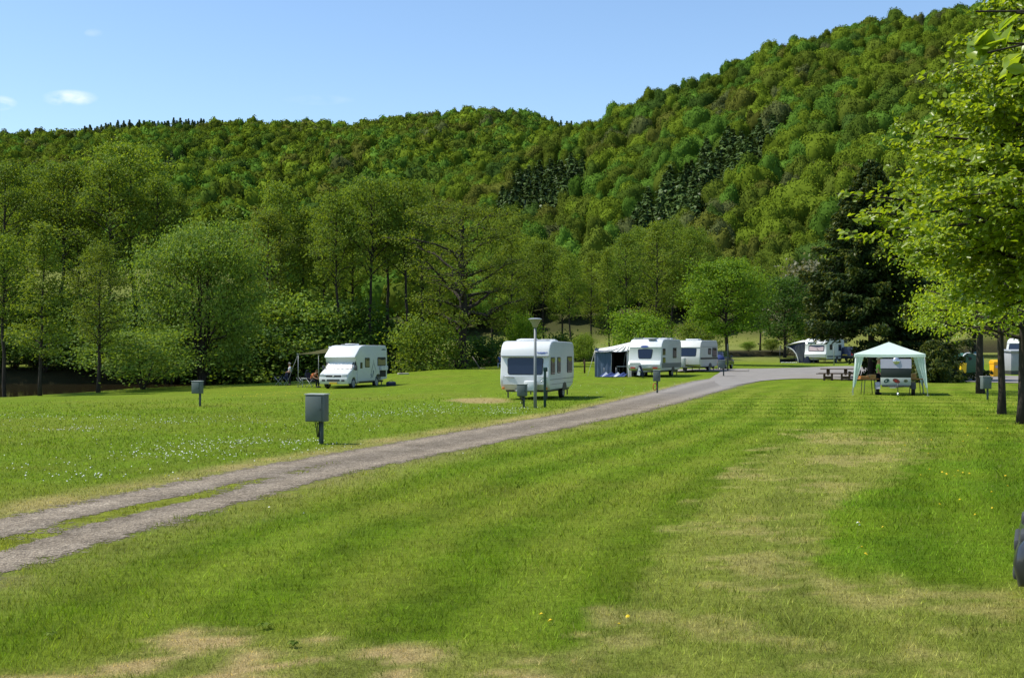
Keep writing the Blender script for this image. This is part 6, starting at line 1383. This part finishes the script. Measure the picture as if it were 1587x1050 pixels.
SIT = dict(pelvis=(0, 0, .52), waist=(0, .03, .66), chest=(0, .02, .88), neckb=(0, .0, 1.05), neck=(0, -.02, 1.11), head=(0, -.05, 1.20), crown=(0, -.05, 1.29), lh=(.09, -.03, .50), lk=(.11, -.46, .50), la=(.11, -.46, .10), lt=(.12, -.63, .05), rh=(-.09, -.03, .50), rk=(-.11, -.46, .50), ra=(-.11, -.46, .10), rt=(-.12, -.63, .05),
           ls=(.185, .01, 1.0), le=(.24, -.06, .74), lw=(.17, -.30, .64), lhnd=(.13, -.37, .63), rs=(-.185, .01, 1.0), re=(-.24, -.06, .74), rw=(-.17, -.30, .64), rhnd=(-.13, -.37, .63))
LEANF = dict(SIT); LEANF.update(chest=(0, -.14, .84), neckb=(0, -.26, .96), neck=(0, -.32, 1.0), head=(0, -.38, 1.05), crown=(0, -.43, 1.12), ls=(.185, -.18, .92), rs=(-.185, -.18, .92), le=(.24, -.30, .70), re=(-.24, -.30, .70), lw=(.14, -.5, .62), rw=(-.14, -.5, .62), lhnd=(.10, -.56, .60), rhnd=(-.10, -.56, .60))
def camp_chair(label, px, d, rz, mat='chairblue', back=.98):
    o = thing('camping_chair', label, 'camping chair', at(px, d), rz, None); b = Buf(); b.box((0, -.02, .42), (.50, .46, .03), bev=.01); b.build('seat', M[mat], o, 40)
    b = Buf(); b.prism((0, .22, .44), X_, (0, .30, .954), (0, -.954, .30), rrect(-.25, .25, 0, back - .42, .06), -.015, .015); b.build('backrest', M[mat], o)
    for s in (-1, 1):
        b = Buf(); b.tube([(s * .26, -.24, -.03), (s * .26, .26, .60)], .014, 6); b.tube([(s * .26, .30, -.03), (s * .26, -.26, .62)], .014, 6); b.build('leg', M['galv'], o)
        b = Buf(); b.box((s * .28, .0, .63), (.05, .52, .03), bev=.01); b.build('armrest', M['black'], o, 40)
    return o
sp_ = at(484, 80.2); camp_chair('camping chair carrying the person in the rust-orange top', 484, 80.2, R(60))
person('person in a rust-orange top bending forward on a chair by the motorhome', sp_, R(60), {k_: (v_[0], v_[1] , v_[2]) for k_, v_ in LEANF.items()}, 'rust', 'darktrousers', 'hairbrown', 1.66)
camp_chair('dark high-backed camping chair at the water edge left of the standing man', 431, 86.2, R(-80), back=1.22); camp_chair('dark camping chair close to the standing man', 440, 86.6, R(-40)); camp_chair('empty tilted camping chair left of the folding table', 467, 82, R(-100), back=1.15)
ct = thing('folding_table', 'small white folding table beside the motorhome awning pole', 'table', at(476, 80.5), R(10)); b = Buf(); b.box((0, 0, .60), (.75, .5, .03), bev=.008); b.build('top', M['offwhite'], ct, 40)
for sx in (-1, 1):
    b = Buf(); b.tube([(sx * .3, -.2, -.03), (sx * .3, .2, .59)], .014, 6); b.tube([(sx * .3, .2, -.03), (sx * .3, -.2, .59)], .014, 6); b.build('leg', M['galv'], ct)
bp = at(775.5, 113.5); pc = thing('plastic_chair', 'low white chair under the person in blue', 'chair', bp, R(170))
b = Buf(); b.box((0, -.02, .42), (.46, .46, .05), bev=.015); b.build('seat', M['whiteshirt'], pc, 40)
for sx in (-1, 1):
    for sy in (-1, 1): b = Buf(); b.tube([(sx * .2, sy * .2, -.03), (sx * .18, sy * .18, .41)], .02, 6); b.build('leg', M['whiteshirt'], pc)
person('person in blue sitting by the river, back turned, left of the nearest caravan', bp, R(170), SIT, 'blueshirt', 'darktrousers', 'hairgrey', 1.74)
